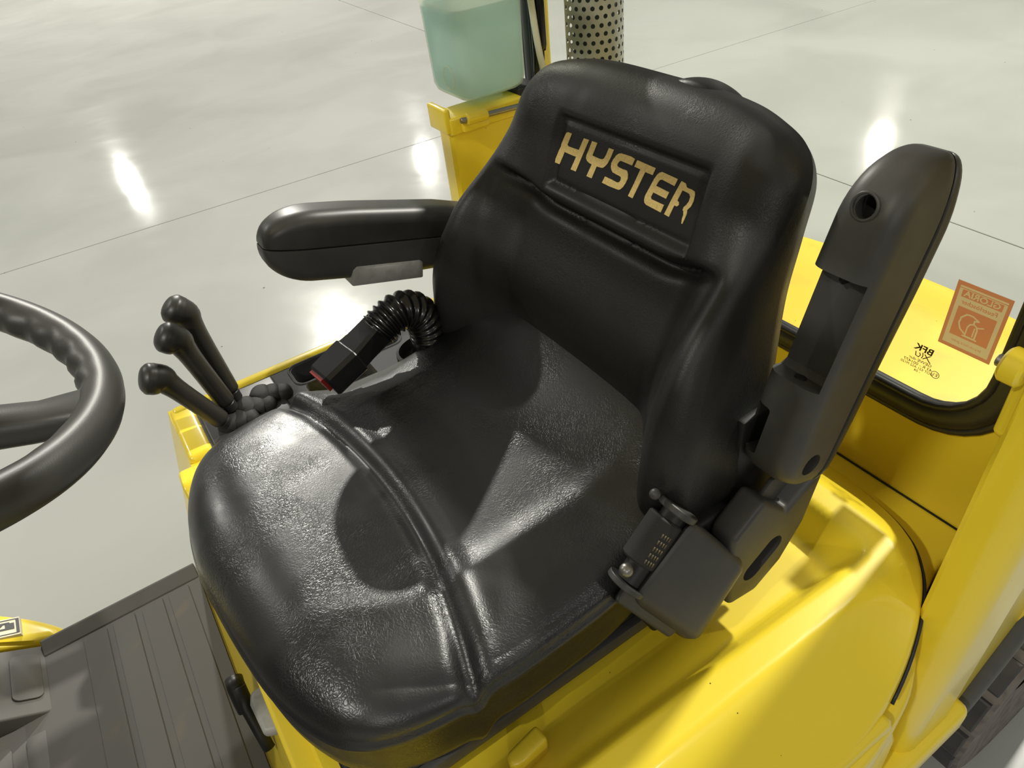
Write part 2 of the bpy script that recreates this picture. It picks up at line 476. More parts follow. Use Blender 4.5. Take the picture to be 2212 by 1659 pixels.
# bright latch tab standing in the pan
prism('latch_tab', [(0, 0), (0.045, 0.004), (0.050, 0.018), (0.038, 0.024), (0.0, 0.022)], (0.052, 0.272, 0.952), (1, 0.08, 0), (-0.08, 1, 0), (0, 0, 1), 0.03, 'yellow', truck, 0.005, 3)
# cowl behind the hood
COUT = [(0.24, 0.486), (0.0, 0.492), (-0.22, 0.494), (-0.30, 0.486), (-0.36, 0.472), (-0.405, 0.448), (-0.425, 0.432), (-0.455, 0.415), (-0.53, 0.392), (-0.612, 0.375),
        (-0.615, 0.0), (-0.612, -0.40), (-0.54, -0.43), (-0.43, -0.45), (-0.30, -0.49), (0.0, -0.495), (0.24, -0.49)]
pad('rear_cowl', COUT, (-0.15, 0), lambda u, v: 0.915-0.032*sstep(-0.46, -0.36, u)+0*np.asarray(v), 0.010, [(0.0, 0.06), (0.0, (0.70,)), (0.0, (0.62,))], lambda u, v, h: (u, v, h), 'yellow', truck, N=260, K=30)
# left lower side panel and front panel
prism('side_panel', [(0.33, 0.62), (0.288, 0.905), (-0.30, 0.905), (-0.345, 0.80), (-0.36, 0.62)], (0, 0.464, 0), (1, 0, 0), (0, 0, 1), (0, 1, 0), 0.020, 'yellow', truck, 0.008, 3)
mesh('front_panel', [(0.250, -0.553, 1.002), (0.268, -0.553, 1.002), (0.353, -0.510, 0.672), (0.353, -0.510, 0.60), (0.29, -0.510, 0.60),
                     (0.250, 0.477, 0.950), (0.268, 0.477, 0.950), (0.353, 0.477, 0.672), (0.353, 0.477, 0.60), (0.29, 0.477, 0.60)],
     [(0, 1, 2, 3, 4), (9, 8, 7, 6, 5)]+[(k, (k+1) % 5, 5+(k+1) % 5, 5+k) for k in range(5)], 'yellow', truck, True, 30)

# rear panel with window opening
XW = -0.600
def win(y0, y1, z0, z1, r, n=8):
    return [(a, b) for a, b in rrect(y1-y0, z1-z0, r, n, ((y0+y1)/2, (z0+z1)/2))]
# panel: outer rectangle minus window
def ring_solid(name, outer, inner, x0, x1, m, parent, bevel=0.0):
    V = []; F = []; n = len(outer)
    for x in (x0, x1):
        V += [(x, a, b) for a, b in outer]+[(x, a, b) for a, b in inner]
    for i in range(n):
        j = (i+1) % n
        F += [(i, j, n+j, n+i), (2*n+i, 3*n+i, 3*n+j, 2*n+j), (i, 2*n+i, 2*n+j, j), (n+i, n+j, 3*n+j, 3*n+i)]
    return mesh(name, V, F, m, parent, True, 30)
def match_rect(inner, y0, y1, z0, z1):
    out = []
    cy, cz = (y0+y1)/2, (z0+z1)/2
    for a, b in inner:
        dy, dz = a-cy, b-cz
        s = min((y1-y0)/2/max(1e-6, abs(dy)), (z1-z0)/2/max(1e-6, abs(dz)))
        out.append((cy+dy*s, cz+dz*s))
    return out
YF = -0.585         # far edge of the glass
wp = [tuple(p) for p in resample(np.array(win(YF-0.02, 0.365, 1.078, 1.74, 0.09)), 240)]
ring_solid('rear_panel', match_rect(wp, YF-0.05, 0.43, 0.905, 1.80), wp, XW-0.012, XW+0.002, 'yellow', truck)
# rubber seal: fat outer bead and thin inner lip
def ringpath(y0, y1, z0, z1, r, x, n=10):
    return [(x, a, b) for a, b in rrect(y1-y0, z1-z0, r, n, ((y0+y1)/2, (z0+z1)/2))]
def dense(P, step=0.02):
    P = np.array(P); L = np.linalg.norm(np.roll(P, -1, 0)-P, axis=1).sum()
    return resample(P, int(L/step))
seal = tube('window_seal', dense(ringpath(YF-0.02, 0.365, 1.080, 1.74, 0.095, XW+0.004)), 0.020, 'rubber', truck, 14, True, ell=(0.7, 1.0), upv=(1, 0, 0))
lab(seal, 'black rubber window seal with rounded corner')
tube('seal_lip', dense(ringpath(YF-0.004, 0.349, 1.097, 1.724, 0.080, XW+0.013)), 0.0055, 'rubber', seal, 8, True)
tube('seal_bead', dense(ringpath(YF-0.038, 0.383, 1.062, 1.758, 0.108, XW+0.007)), 0.0065, 'rubber', seal, 8, True)
pane = prism('window_pane', win(YF-0.007, 0.352, 1.094, 1.727, 0.08), (XW, 0, 0), (0, 1, 0), (0, 0, 1), (1, 0, 0), 0.005, 'glass', truck, 0)
lab(pane, 'clear rear window glass')
# sticker, seen from its back through the glass (mirrored): one thin sheet, its print rasterised into the faces
SX = XW-0.0012
sy0, sy1, sz0, sz1 = 0.2655, 0.3305, 1.1835, 1.2755
sw, sh = sy1-sy0, sz1-sz0
def text_tris(s, size, cx, cy, sx=1.0, bold=0.0):
    cu = bpy.data.curves.new('t', 'FONT'); cu.body = s; cu.size = size; cu.align_x = 'CENTER'; cu.offset = bold; cu.resolution_u = 3
    o = bpy.data.objects.new('t', cu); COL.objects.link(o)
    bpy.context.view_layer.update()
    me = bpy.data.meshes.new_from_object(o.evaluated_get(bpy.context.evaluated_depsgraph_get()))
    bpy.data.objects.remove(o, do_unlink=True)
    me.calc_loop_triangles()
    co = np.array([v.co[:2] for v in me.vertices])*[sx, 1]+[cx, cy]
    T = np.array([co[list(k.vertices)] for k in me.loop_triangles])
    bpy.data.meshes.remove(me)
    return T
def in_tris(P, T):
    out = np.zeros(len(P), bool)
    for a, b, c in T:
        d1 = (P[:, 0]-b[0])*(a[1]-b[1])-(a[0]-b[0])*(P[:, 1]-b[1])
        d2 = (P[:, 0]-c[0])*(b[1]-c[1])-(b[0]-c[0])*(P[:, 1]-c[1])
        d3 = (P[:, 0]-a[0])*(c[1]-a[1])-(c[0]-a[0])*(P[:, 1]-a[1])
        out |= ((d1 >= 0) & (d2 >= 0) & (d3 >= 0)) | ((d1 <= 0) & (d2 <= 0) & (d3 <= 0))
    return out
def near_line(P, Q, w):
    out = np.zeros(len(P), bool)
    for a, b in zip(Q[:-1], Q[1:]):
        a = np.array(a); b = np.array(b); d = b-a
        k = np.clip(((P-a)@d)/(d@d), 0, 1)
        out |= np.linalg.norm(P-a-k[:, None]*d, axis=1) < w/2
    return out
NU, NV = 132, 186
gu, gv = np.meshgrid((np.arange(NU)+0.5)/NU, (np.arange(NV)+0.5)/NV)
PU = np.stack([gu.ravel(), gv.ravel()*1.415], 1)          # sheet is 1 wide, 1.415 tall, read as printed (not yet mirrored)
u, v = PU[:, 0], PU[:, 1]/1.415
pale = (u > 0.07) & (u < 0.93) & (v > 0.055) & (v < 0.94)
pale &= ~((u > 0.125) & (u < 0.875) & (v > 0.785) & (v < 0.895))
pale &= ~((u > 0.07) & (u < 0.93) & (v > 0.905) & (v < 0.915))
pale &= ~((u > 0.145) & (u < 0.855) & (v > 0.205) & (v < 0.645))
pale |= in_tris(PU, text_tris('GLORIA', 0.165, 0.5, 0.805*1.415, 1.12, 0.004))
pale &= ~in_tris(PU, text_tris('Feuerlöscher', 0.125, 0.5, 0.69*1.415, 1.0, 0.002))
pale &= ~in_tris(PU, text_tris('brandschutz gmbh', 0.07, 0.5, 0.115*1.415, 1.1))
for Q, w in (([(0.40, 0.36), (0.40, 0.56), (0.43, 0.63), (0.49, 0.66), (0.55, 0.63), (0.58, 0.56), (0.58, 0.36), (0.40, 0.36)], 0.026),
             ([(0.49, 0.66), (0.49, 0.73), (0.42, 0.75), (0.55, 0.81), (0.66, 0.80), (0.74, 0.70), (0.75, 0.58), (0.70, 0.47), (0.60, 0.40)], 0.03),
             ([(0.40, 0.62), (0.31, 0.66)], 0.026), ([(0.45, 0.40), (0.45, 0.58)], 0.02), ([(0.36, 0.35), (0.62, 0.35)], 0.026)):
    pale |= near_line(PU, Q, w)
VV = [(SX, sy1-sw*a/NU, sz0+sh*b/NV) for b in range(NV+1) for a in range(NU+1)]
FF = [(b*(NU+1)+a, b*(NU+1)+a+1, (b+1)*(NU+1)+a+1, (b+1)*(NU+1)+a) for b in range(NV) for a in range(NU)]
st = mesh('fire_extinguisher_sticker', VV, FF, 'stickerbase', pane, False)
st.data.materials.append(MT['stickerprint'])
st.data.polygons.foreach_set('material_index', pale.astype(np.int32))
lab(st, 'brown-red fire extinguisher sticker seen mirrored through the glass')
# glass maker's stamp (black, mirrored)
def gtxt(s, size, y, z, sx=1.0, bold=0.0, shear=0.0):
    return text_mesh('glass_stamp_text', s, size, 'ink', pane, (XW+0.0052, y, z), (0, -1, 0), (0, 0, 1), (1, 0, 0), 0.0001, 'CENTER', bold, sx, shear)
gtxt('BFK', 0.0135, 0.2555, 1.1635, 1.1, 0.0003, -0.1)
poly_prism('glass_stamp_scrawl', [stroke([(0.2465, 1.1605), (0.2475, 1.1545), (0.2515, 1.1535), (0.2535, 1.1575), (0.2515, 1.1605)], 0.0011),
                                stroke([(0.2555, 1.1625), (0.2567, 1.1575), (0.2555, 1.1535)], 0.0011), stroke([(0.2575, 1.1535), (0.2665, 1.1625)], 0.0012), stroke([(0.2585, 1.1615), (0.2665, 1.1530), (0.2685, 1.1520)], 0.0012)],
           lambda u, v, h: (XW+0.0051+h, u, v), 'ink', pane, 0.0002)
gtxt('GEWE·dur', 0.0062, 0.2555, 1.1465, 1.15)
gtxt('43 R - 001477', 0.0062, 0.2535, 1.1405, 1.1)
gtxt('DOT 621 AS2 M120', 0.0054, 0.2535, 1.1355, 1.0)
gtxt('- 04', 0.0054, 0.2555, 1.1305, 1.0)
tube('glass_stamp_circle', [(XW+0.0052, 0.2785+0.0052*math.cos(a), 1.1395+0.0052*math.sin(a)) for a in np.linspace(0, 2*math.pi, 28)[:-1]], 0.0004, 'ink', pane, 6, True)
gtxt('E1', 0.0068, 0.2785, 1.1372, 1.0)

# counterweight behind the window
CW = [(-0.635, 0.47), (-0.80, 0.485), (-0.95, 0.46), (-1.05, 0.38), (-1.10, 0.26), (-1.125, 0.10), (-1.13, 0.0), (-1.125, -0.10), (-1.10, -0.28), (-1.05, -0.40), (-0.95, -0.47), (-0.80, -0.49), (-0.635, -0.48), (-0.625, -0.3), (-0.622, 0.0), (-0.625, 0.3)]
pad('counterweight', CW, (-0.86, 0), lambda u, v: 0.955-0.02*sstep(-0.95, -1.13, u)+0*np.asarray(v), 0.02, [(0.0, 0.2), (0.02, (0.45,)), (0.10, (0.32,))], lambda u, v, h: (u, v, h), 'yellow_dull', truck, N=200, K=24)

# guard posts
def post(sy, y_in, y_out, xf, xr, zb, zt):
    r = 0.032
    pr = [(xr, y_in), (xf-0.006, y_in), (xf, y_in+0.006*(1 if y_out > y_in else -1))]
    s = 1 if y_out > y_in else -1
    for k in range(7):
        a = R(90*k/6); pr.append((xf-r+r*math.cos(a), y_out-s*r+s*r*math.sin(a)))
    pr += [(xr, y_out)]
    RS = []
    for z, dx, sc in ((zb-0.012, 0.0, 0.90), (zb, 0, 1.0), (zb+0.3, 0, 1.0), (1.3, 0, 1), (zt, -0.0, 1.0)):
        cx, cy = (xf+xr)/2, (y_in+y_out)/2
        RS.append([(cx+(x-cx)*sc+dx, cy+(y-cy)*sc, z) for x, y in pr])
    return rings('guard_post', RS, 'yellow', truck, smooth=True, angle=30)
pL = post(1, 0.430, 0.488, -0.400, -0.505, 0.66, 1.95)
lab(pL, 'yellow guard post on the near side of the rear window')
pR = post(-1, -0.530, -0.595, -0.357, -0.50, 0.64, 1.345)
lab(pR, 'yellow guard post behind the right armrest')
# hinge brackets
def hinge(parent, x, y0, y1, z, s):
    prism('hinge_bracket', [(0, 0), (0.012, -0.10), (0.03, -0.115), (0.10, -0.115), (0.10, 0.012), (0.03, 0.012)], (x+0.012, y0-s*0.008, z), (-1, 0, 0), (0, 0, 1), (0, s, 0), abs(y1-y0), 'yellow', parent, 0.006, 3)
hl = prism('hinge_bracket', [(0.0, 0.0), (0.016, -0.018), (0.016, -0.085), (0.03, -0.10), (0.075, -0.10), (0.075, 0.022), (0.02, 0.022)], (-0.388, 0.421, 1.345), (-1, 0, 0), (0, 0, 1), (0, 1, 0), 0.05, 'yellow', pL, 0.005, 3)
cyl('hinge_pin', (-0.398, 0.405, 1.340), (-0.398, 0.47, 1.340), 0.006, 'steel', pL, 16, 0.001)
cyl('hinge_barrel', (-0.396, 0.412, 1.342), (-0.396, 0.432, 1.342), 0.017, 'yellow', pL, 20, 0.003)
# right bracket: wider collar on top of the post, hinge barrel and rod
cR = box('post_collar', (-0.515, -0.590, 1.318), (-0.357, -0.524, 1.350), 'yellow', pR, 0.005)
box('bracket_plate', (-0.362, -0.594, 1.322), (-0.350, -0.527, 1.366), 'yellow', pR, 0.004)
cyl('hinge_barrel', (-0.383, -0.512, 1.346), (-0.426, -0.512, 1.344), 0.010, 'yellow', pR, 16, 0.002)
cyl('hinge_rod', (-0.372, -0.512, 1.346), (-0.520, -0.512, 1.338), 0.005, 'steel', pR, 12, 0.001)
box('mounting_tab', (-0.432, -0.526, 1.322), (-0.378, -0.514, 1.340), 'yellow', pR, 0.003)
# rear leg plate, gas strut, next to the tank
prism('guard_leg_plate', [(-0.650, 1.325), (-0.662, 1.318), (-0.674, 1.33), (-0.678, 1.75), (-0.645, 1.75)], (0, -0.675, 0), (1, 0, 0), (0, 0, 1), (0, 1, 0), 0.02, 'yellow', truck, 0.004, 2)
gs = tube('gas_strut', [(-0.566, -0.535, 1.30), (-0.569, -0.535, 1.415), (-0.569, -0.535, 1.4151), (-0.570, -0.535, 1.425), (-0.571, -0.535, 1.70)], [0.0055, 0.0055, 0.0085, 0.0095, 0.0095], 'black', truck, 14)
# channel behind the post
box('guard_channel', (-0.56, -0.60, 0.95), (-0.515, -0.54, 1.36), 'blackmatte', truck, 0.004)
# second strut tube
tube('strut_cable', [(-0.552, -0.535, 1.28), (-0.556, -0.535, 1.42), (-0.555, -0.535, 1.70)], 0.005, 'black', truck, 10)

# perforated exhaust guard
GX, GY, GR = -0.700, -0.545, 0.055
def perforated():
    V = []; F = []; nu, z0, cell = 22, 0.94, 2*math.pi*GR/22
    nz = int(0.80/(cell*0.92)); cz = cell*0.92
    def pt(u, z): a = u/GR; return (GX+GR*math.cos(a), GY+GR*math.sin(a), z)
    for k in range(nz):
        off = 0.5*cell*(k % 2)
        for i in range(nu):
            c0 = i*cell+off; zc = z0+(k+0.5)*cz
            ang0 = (i*cell+off)/GR
            b = len(V)
            out = [(-.5, -.5), (0, -.5), (.5, -.5), (.5, 0), (.5, .5), (0, .5), (-.5, .5), (-.5, 0)]
            plain = (i % nu) in (19, 20)
            rr = 0.0 if plain else 0.27
            for a, c in out: V.append(pt(c0+a*cell, zc+c*cz))
            if plain:
                F.append(tuple(range(b, b+8)))
                continue
            for a, c in out:
                l = math.hypot(a, c); V.append(pt(c0+a/l*rr*cell, zc+c/l*rr*cell))
            for j in range(8):
                F.append((b+j, b+(j+1) % 8, b+8+(j+1) % 8, b+8+j))
    return V, F
Vp, Fp = perforated()
me = bpy.data.meshes.new('exhaust_guard'); me.from_pydata(Vp, [], Fp); me.update()
eg = link('exhaust_guard', me, 'guard', truck)
eg.data.normals_split_custom_set_from_vertices([Vector((p.co.x-GX, p.co.y-GY, 0)).normalized() for p in eg.data.vertices])
cyl('exhaust_pipe', (GX, GY, 0.93), (GX, GY, 1.76), 0.040, 'blackmatte', eg, 28)

# ledge under the near post, wheel arch and its rubber strip
box('step_ledge', (-0.555, 0.44, 0.60), (0.10, 0.503, 0.662), 'yellow', truck, 0.016, 4)
prism('wheel_arch', [(-0.50, 0.64), (-0.575, 0.60), (-0.655, 0.77), (-0.745, 0.925), (-0.90, 1.0), (-0.95, 1.2), (-0.50, 1.2)], (0, 0.40, 0), (1, 0, 0), (0, 0, 1), (0, 1, 0), 0.078, 'yellow', truck, 0.008, 3)
tube('arch_rubber_strip', catmull([(-0.560, 0.470, 0.50), (-0.587, 0.478, 0.60), (-0.663, 0.480, 0.766), (-0.75, 0.480, 0.92), (-0.90, 0.480, 1.0)], 30), 0.018, 'plastic', truck, 14)

# rear tyre
def tyre(c, r, w, steer):
    ca, sa = math.cos(steer), math.sin(steer)
    def fr(a, rad, t):     # a angle, t across
        x = rad*math.cos(a); z = rad*math.sin(a)
        return (c[0]+x*ca-t*sa, c[1]+x*sa+t*ca, c[2]+z)
    prof = [(0.10, -w*0.42), (r*0.80, -w/2), (r*0.955, -w/2), (r*0.97, -w*0.46), (r*0.975, 0), (r*0.97, w*0.46), (r*0.955, w/2), (r*0.80, w/2), (0.10, w*0.42)]
    n = 72
    RS = [[fr(2*math.pi*k/n, p, t) for p, t in prof] for k in range(n)]
    RS.append(RS[0])
    o = rings('rear_tyre', RS, 'tyredust', truck, False, False, closed=False, angle=40)
    lab(o, 'black solid rear tyre with chunky tread blocks')
    nb = 20
    for i in range(nb):
        for row in range(3):
            a0 = 2*math.pi*(i+0.5*(row % 2))/nb; da = 2*math.pi/nb*0.40
            t0, t1 = (-w*0.47+row*w*0.325, -w*0.47+row*w*0.325+w*0.285)
            dw = w*0.02
            V = []
            for rad, k in ((r*0.955, 1.0), (r*0.995, 0.98), (r, 0.88)):
                for a, t in ((a0-da*k, (t0+t1)/2-(t1-t0)/2*k), (a0+da*k, (t0+t1)/2-(t1-t0)/2*k), (a0+da*k, (t0+t1)/2+(t1-t0)/2*k), (a0-da*k, (t0+t1)/2+(t1-t0)/2*k)):
                    V.append(fr(a, rad, t))
            F = [(8, 9, 10, 11)]
            for q in (0, 4):
                for j in range(4): F.append((q+j, q+(j+1) % 4, q+4+(j+1) % 4, q+4+j))
            mesh('tread_block', V, F, 'tyre', o, False)
tyre((-1.01, 0.405, 0.31), 0.31, 0.20, 0.0)

# console on the right: yellow rim, grey tray with pocket
cons = prism('console_side', [(0.262, 1.008), (0.262, 0.62), (-0.52, 0.62), (-0.52, 1.008)], (0, -0.553, 0), (1, 0, 0), (0, 0, 1), (0, 1, 0), 0.024, 'yellow', truck, 0.008, 4)
prism('console_corner', [(0.268, -0.553), (0.268, -0.395), (0.225, -0.395), (0.225, -0.553)], (0, 0, 0.62), (1, 0, 0), (0, 1, 0), (0, 0, 1), 0.386, 'yellow', truck, 0.010, 4)
ctop = box('console_plate', (-0.19, -0.532, 0.94), (0.232, -0.27, 1.003), 'console', truck, 0.004)
pk1 = prism('cutter', rrect(0.205, 0.060, 0.016, 5), (-0.050, -0.494, 0.955), (1, 0, 0), (0, 1, 0), (0, 0, 1), 0.08, 'console', None, 0)
pk2 = prism('cutter', rrect(0.12, 0.10, 0.012, 5), (-0.015, -0.41, 0.965), (1, 0, 0), (0, 1, 0), (0, 0, 1), 0.08, 'console', None, 0)
cut(ctop, [pk1, pk2])
lab(ctop, 'dark grey plastic console plate with recessed tray')
tube('tray_edge', dense([(x, y, 1.0032) for x, y in rrect(0.213, 0.068, 0.018, 5, (-0.050, -0.494))], 0.008), 0.0022, 'console', ctop, 8, True)
box('lever_plate', (0.085, -0.525, 0.985), (0.225, -0.40, 1.007), 'lever', truck, 0.005)
for i, (x, y) in enumerate(((0.186, -0.440), (0.150, -0.455), (0.118, -0.470))):
    for k in range(3):
        bx = x-0.017*k; by = y+0.006*k; rr0 = (0.025, 0.022, 0.019)[k]
        RSb = []
        for h, rr in ((0.994, rr0*0.95), (1.006, rr0*1.05), (1.016, rr0*0.98), (1.022, rr0*0.80), (1.024, rr0*0.45), (1.0245, rr0*0.1)):
            RSb.append([(bx+rr*(0.80+0.06*math.sin(3*a+i+k))*math.cos(a), by+rr*math.sin(a), h-0.002*k) for a in np.linspace(0, 2*math.pi, 21)[:-1]])
        rings('lever_boot', RSb, 'boot', truck)

# levers
def lever(label, base, knob, tip):
    o = thing('control_lever', label, 'lever', base, 'hydraulic control levers')
    b = Vector(base)
    def loc(P): return [Vector(p)-b for p in P]
    k = Vector(knob); t = Vector(tip); b0 = Vector(base)
    d = (k-b0)
    P = [b0, b0+d*0.06, b0+d*0.10, b0+d*0.12, b0+d*0.35, b0+d*0.6, b0+d*0.8, b0+d*0.92, k, k+(t-k)*0.35, k+(t-k)*0.7, k+(t-k)*0.93, t]
    rr = [0.011, 0.0115, 0.0115, 0.0155, 0.0158, 0.0160, 0.0168, 0.0190, 0.0225, 0.0250, 0.0245, 0.0165, 0.004]
    PP = catmull(loc(P), 46); ri = np.interp(np.linspace(0, 12, 46), range(13), rr)
    tube('grip', PP, list(ri), 'lever', o, 18)
    cyl('collar', loc([b0-d*0.02])[0], loc([b0+d*0.09])[0], 0.0130, 'rubber', o, 16, 0.002)
    return o
lever('nearest of the three black control levers, leaning lowest beside the seat cushion', (0.190, -0.430, 1.014), (0.247, -0.440, 1.136), (0.275, -0.440, 1.152))
lever('middle of the three black control levers beside the seat cushion', (0.174, -0.452, 1.026), (0.201, -0.466, 1.172), (0.225, -0.468, 1.196))
lever('farthest of the three black control levers, standing behind the middle one', (0.160, -0.480, 1.022), (0.173, -0.515, 1.184), (0.195, -0.518, 1.212))

# front cowl / fender beyond the mat with a decal
fc = pad('front_fender', [(0.60, -0.53), (0.70, -0.535), (1.0, -0.535), (1.35, -0.54), (1.35, -0.62), (1.0, -0.64), (0.78, -0.64), (0.66, -0.60)], (0.95, -0.585), lambda u, v: 0.655+0.085*sstep(0.58, 0.80, u)+0*np.asarray(v), 0.02, [(0.0, 0.10), (0, (0.3,))], lambda u, v, h: (u, v, h), 'yellow', truck, N=120, K=24)
fd = mesh('fender_decal', [(0.662, -0.546, 0.682), (0.80, -0.546, 0.745), (0.80, -0.590, 0.745), (0.662, -0.590, 0.682), (0.662, -0.546, 0.690), (0.80, -0.546, 0.753), (0.80, -0.590, 0.753), (0.662, -0.590, 0.690)],
          [(0, 1, 2, 3), (4, 5, 6, 7), (0, 1, 5, 4), (1, 2, 6, 5), (2, 3, 7, 6), (3, 0, 4, 7)], 'decal', fc, False)
poly_prism('decal_print', [stroke([(0.02, 0.10), (0.98, 0.10), (0.98, 0.9), (0.02, 0.9), (0.02, 0.10)], 0.03), stroke([(0.10, 0.7), (0.10, 0.4), (0.22, 0.4)], 0.09), stroke([(0.10, 0.72), (0.20, 0.72), (0.24, 0.55)], 0.09), stroke([(0.3, 0.25), (0.4, 0.5), (0.5, 0.3)], 0.08)],
           lambda u, v, h: (0.662+0.138*u, -0.546-0.044*v, 0.6903+0.063*u+h), 'ink', fc, 0.0008)
# floor plate
box('floor_plate', (0.345, -0.52, 0.625), (1.25, 0.50, 0.655), 'yellow', truck, 0.004)

# unseen overhead guard and dash cowl, added to darken what the vinyl reflects
for y in (-0.47, 0.47):
    tube('unseen_guard_rail', catmull([(-0.50, y, 1.93), (-0.42, y, 2.02), (-0.25, y, 2.06), (0.7, y, 2.06), (0.92, y, 2.0), (1.0, y, 1.85), (1.08, y, 1.2), (1.10, y, 0.66)], 40), 0.032, 'yellow', truck, 12)
for k in range(9):
    box('unseen_guard_bar', (-0.40+0.145*k, -0.47, 2.045), (-0.40+0.145*k+0.05, 0.47, 2.075), 'yellow', truck, 0.006)
prism('unseen_dash_cowl', [(0.98, 0.66), (0.96, 1.05), (1.02, 1.22), (1.16, 1.26), (1.20, 0.66)], (0, -0.45, 0), (1, 0, 0), (0, 0, 1), (0, 1, 0), 0.90, 'plastic', truck, 0.02, 4)

# ================================================================== FLOOR MAT
fmat = thing('floor_mat', 'dark grey ribbed rubber floor mat in front of the seat', 'mat', (0.60, 0, 0.655))
def lm(o): o.location = (-0.60, 0, -0.655); return o
lm(box('mat_sheet', (0.358, -0.505, 0.656), (1.20, 0.48, 0.668), 'matgrey', fmat, 0.0))
lm(prism('mat_lip', [(-0.520, 0.656), (-0.520, 0.676), (-0.515, 0.678), (-0.486, 0.6695), (-0.486, 0.656)], (0.358, 0, 0), (0, 1, 0), (0, 0, 1), (1, 0, 0), 0.28, 'matgrey', fmat, 0.001, 1, 8))
for x0, x1 in ((0.531, 0.572), (0.481, 0.520), (0.429, 0.468), (0.380, 0.418)):
    lm(prism('raised_rib', rrect(x1-x0, 0.94, 0.006, 4, ((x0+x1)/2, -0.010)), (0, 0, 0.667), (1, 0, 0), (0, 1, 0), (0, 0, 1), 0.0030, 'matgrey', fmat, 0.0006, 1, 8))
# toe ramps
far_r = lm(prism('toe_ramp', [(0.625, 0.660), (0.80, 0.770), (0.80, 0.65), (0.625, 0.65)], (0, -0.515, 0), (1, 0, 0), (0, 0, 1), (0, 1, 0), 0.150, 'matgrey', fmat, 0.004, 3))
near_r = lm(prism('toe_ramp', [(0.618, 0.660), (0.85, 0.690), (0.85, 0.65), (0.618, 0.65)], (0, -0.365, 0), (1, 0, 0), (0, 0, 1), (0, 1, 0), 0.84, 'matgrey', fmat, 0.004, 3))
def ramp_pad(a, b, y0, y1, z0, sl):
    U = Vector((1, 0, sl)).normalized()
    N = Vector((-U.z, 0, U.x))
    o = Vector((a, (y0+y1)/2, z0+sl*(a-0.62)))
    lm(prism('ramp_pad', [(p+0.0, q) for p, q in rrect(b-a, y1-y0, 0.012, 4, ((b-a)/2, 0))], o, U, (0, 1, 0), N, 0.004, 'matgrey', fmat, 0.0015, 2))
ramp_pad(0.644, 0.690, -0.495, -0.395, 0.6572, 0.629)
ramp_pad(0.702, 0.748, -0.495, -0.395, 0.6572, 0.629)
ramp_pad(0.636, 0.680, -0.335, 0.30, 0.6600, 0.129)
ramp_pad(0.700, 0.745, -0.335, 0.30, 0.6600, 0.129)

# ================================================================== OPERATOR SEAT
seat = thing('operator_seat', 'black vinyl forklift driver seat with gold lettering and two armrests', 'seat', (0, 0, 0.955))
def ls(o): o.location = (0, 0, -0.955); return o
# base
base = ls(prism('seat_base', rrect(0.44, 0.49, 0.05, 5, (0.03, 0.0)), (0, 0, 0.955), (1, 0, 0), (0, 1, 0), (0, 0, 1), 0.05, 'blackmatte', seat, 0.006, 3))
lab(base, 'matt black base plate under the cushion')
ls(prism('base_rail', [(0.20, 0.0), (0.20, 0.024), (-0.20, 0.024), (-0.20, 0.0)], (0, 0.235, 0.975), (1, 0, 0), (0, 0, 1), (0, 1, 0), 0.020, 'plastic', seat, 0.004, 2))
# cushion
CU = [(0.293, 0.0), (0.284, 0.08), (0.273, 0.14), (0.255, 0.190), (0.228, 0.232), (0.185, 0.257), (0.11, 0.268), (0.02, 0.268), (-0.08, 0.262), (-0.16, 0.245), (-0.215, 0.20), (-0.242, 0.12), (-0.25, 0.0),
      (-0.242, -0.12), (-0.215, -0.20), (-0.16, -0.245), (-0.08, -0.264), (0.02, -0.270), (0.12, -0.272), (0.205, -0.262), (0.258, -0.232), (0.288, -0.165), (0.298, -0.08)]
def cush(x, y):
    x = np.asarray(x, float); y = np.asarray(y, float); ay = np.abs(y)
    z = 1.142+0*x
    z = z-0.006+0.016*sstep(0.05, 0.23, x)-1.6*np.clip(x-0.20, 0, 1)**2-0.10*np.clip(-y-0.05, 0, 1)**2*sstep(0.05, 0.12, x)
    xc = 0.066+0.62*y*y
    # rear section
    rear = sstep(0.0, -0.03, x-xc)
    z = z+rear*(0.008-0.008*sstep(0.0, 0.06, xc-x)*(1-np.clip(ay/0.22, 0, 1)**2)+0.130*np.clip(xc-x-0.04, 0, 1)*(1-np.clip(ay/0.26, 0, 1)**2))
    z = z+0.050*sstep(-0.09, -0.245, x)*(1-0.25*sstep(0.1, 0.24, ay))
    # seam across the thigh area
    dd = (x-xc)*0.93
    z = z-0.0060*np.exp(-(dd/0.0085)**2)+0.0030*np.exp(-((dd+0.017)/0.012)**2)+0.0004*np.exp(-((dd-0.016)/0.010)**2)
    # bolster: crest then outward slope
    yb = 0.166-0.05*sstep(0.09, 0.24, x)
    z = z+0.003*np.exp(-((ay-yb)/0.022)**2)*sstep(0.24, 0.12, x)*(0.15+0.85*sstep(-0.05, 0.05, y))
    z = z-(0.22+0.78*sstep(-0.05, 0.05, y)+0.95*sstep(0.05, -0.05, y)*sstep(0.10, 0.02, x))*(1-0.75*sstep(0.09, 0.24, x))*(0.017*np.clip((ay-yb)/0.09, 0, 1)**1.1+0.008*np.clip((ay-yb)/0.09, 0, 1)**3)*sstep(-0.22, -0.04, x)
    # small pucker where the seam meets the edge
    z = z-0.006*np.exp(-((x-xc)/0.012)**2)*sstep(0.20, 0.25, ay)
    return z
CSIDE = [(-0.003, 0.004), (-0.0045, 0.009), (-0.003, 0.014), (-0.001, 0.020), (-0.003, 0.040), (-0.002, 0.060), (0.004, 0.078), (0.016, 0.093), (0.034, 0.100), (0.06, 0.101)]
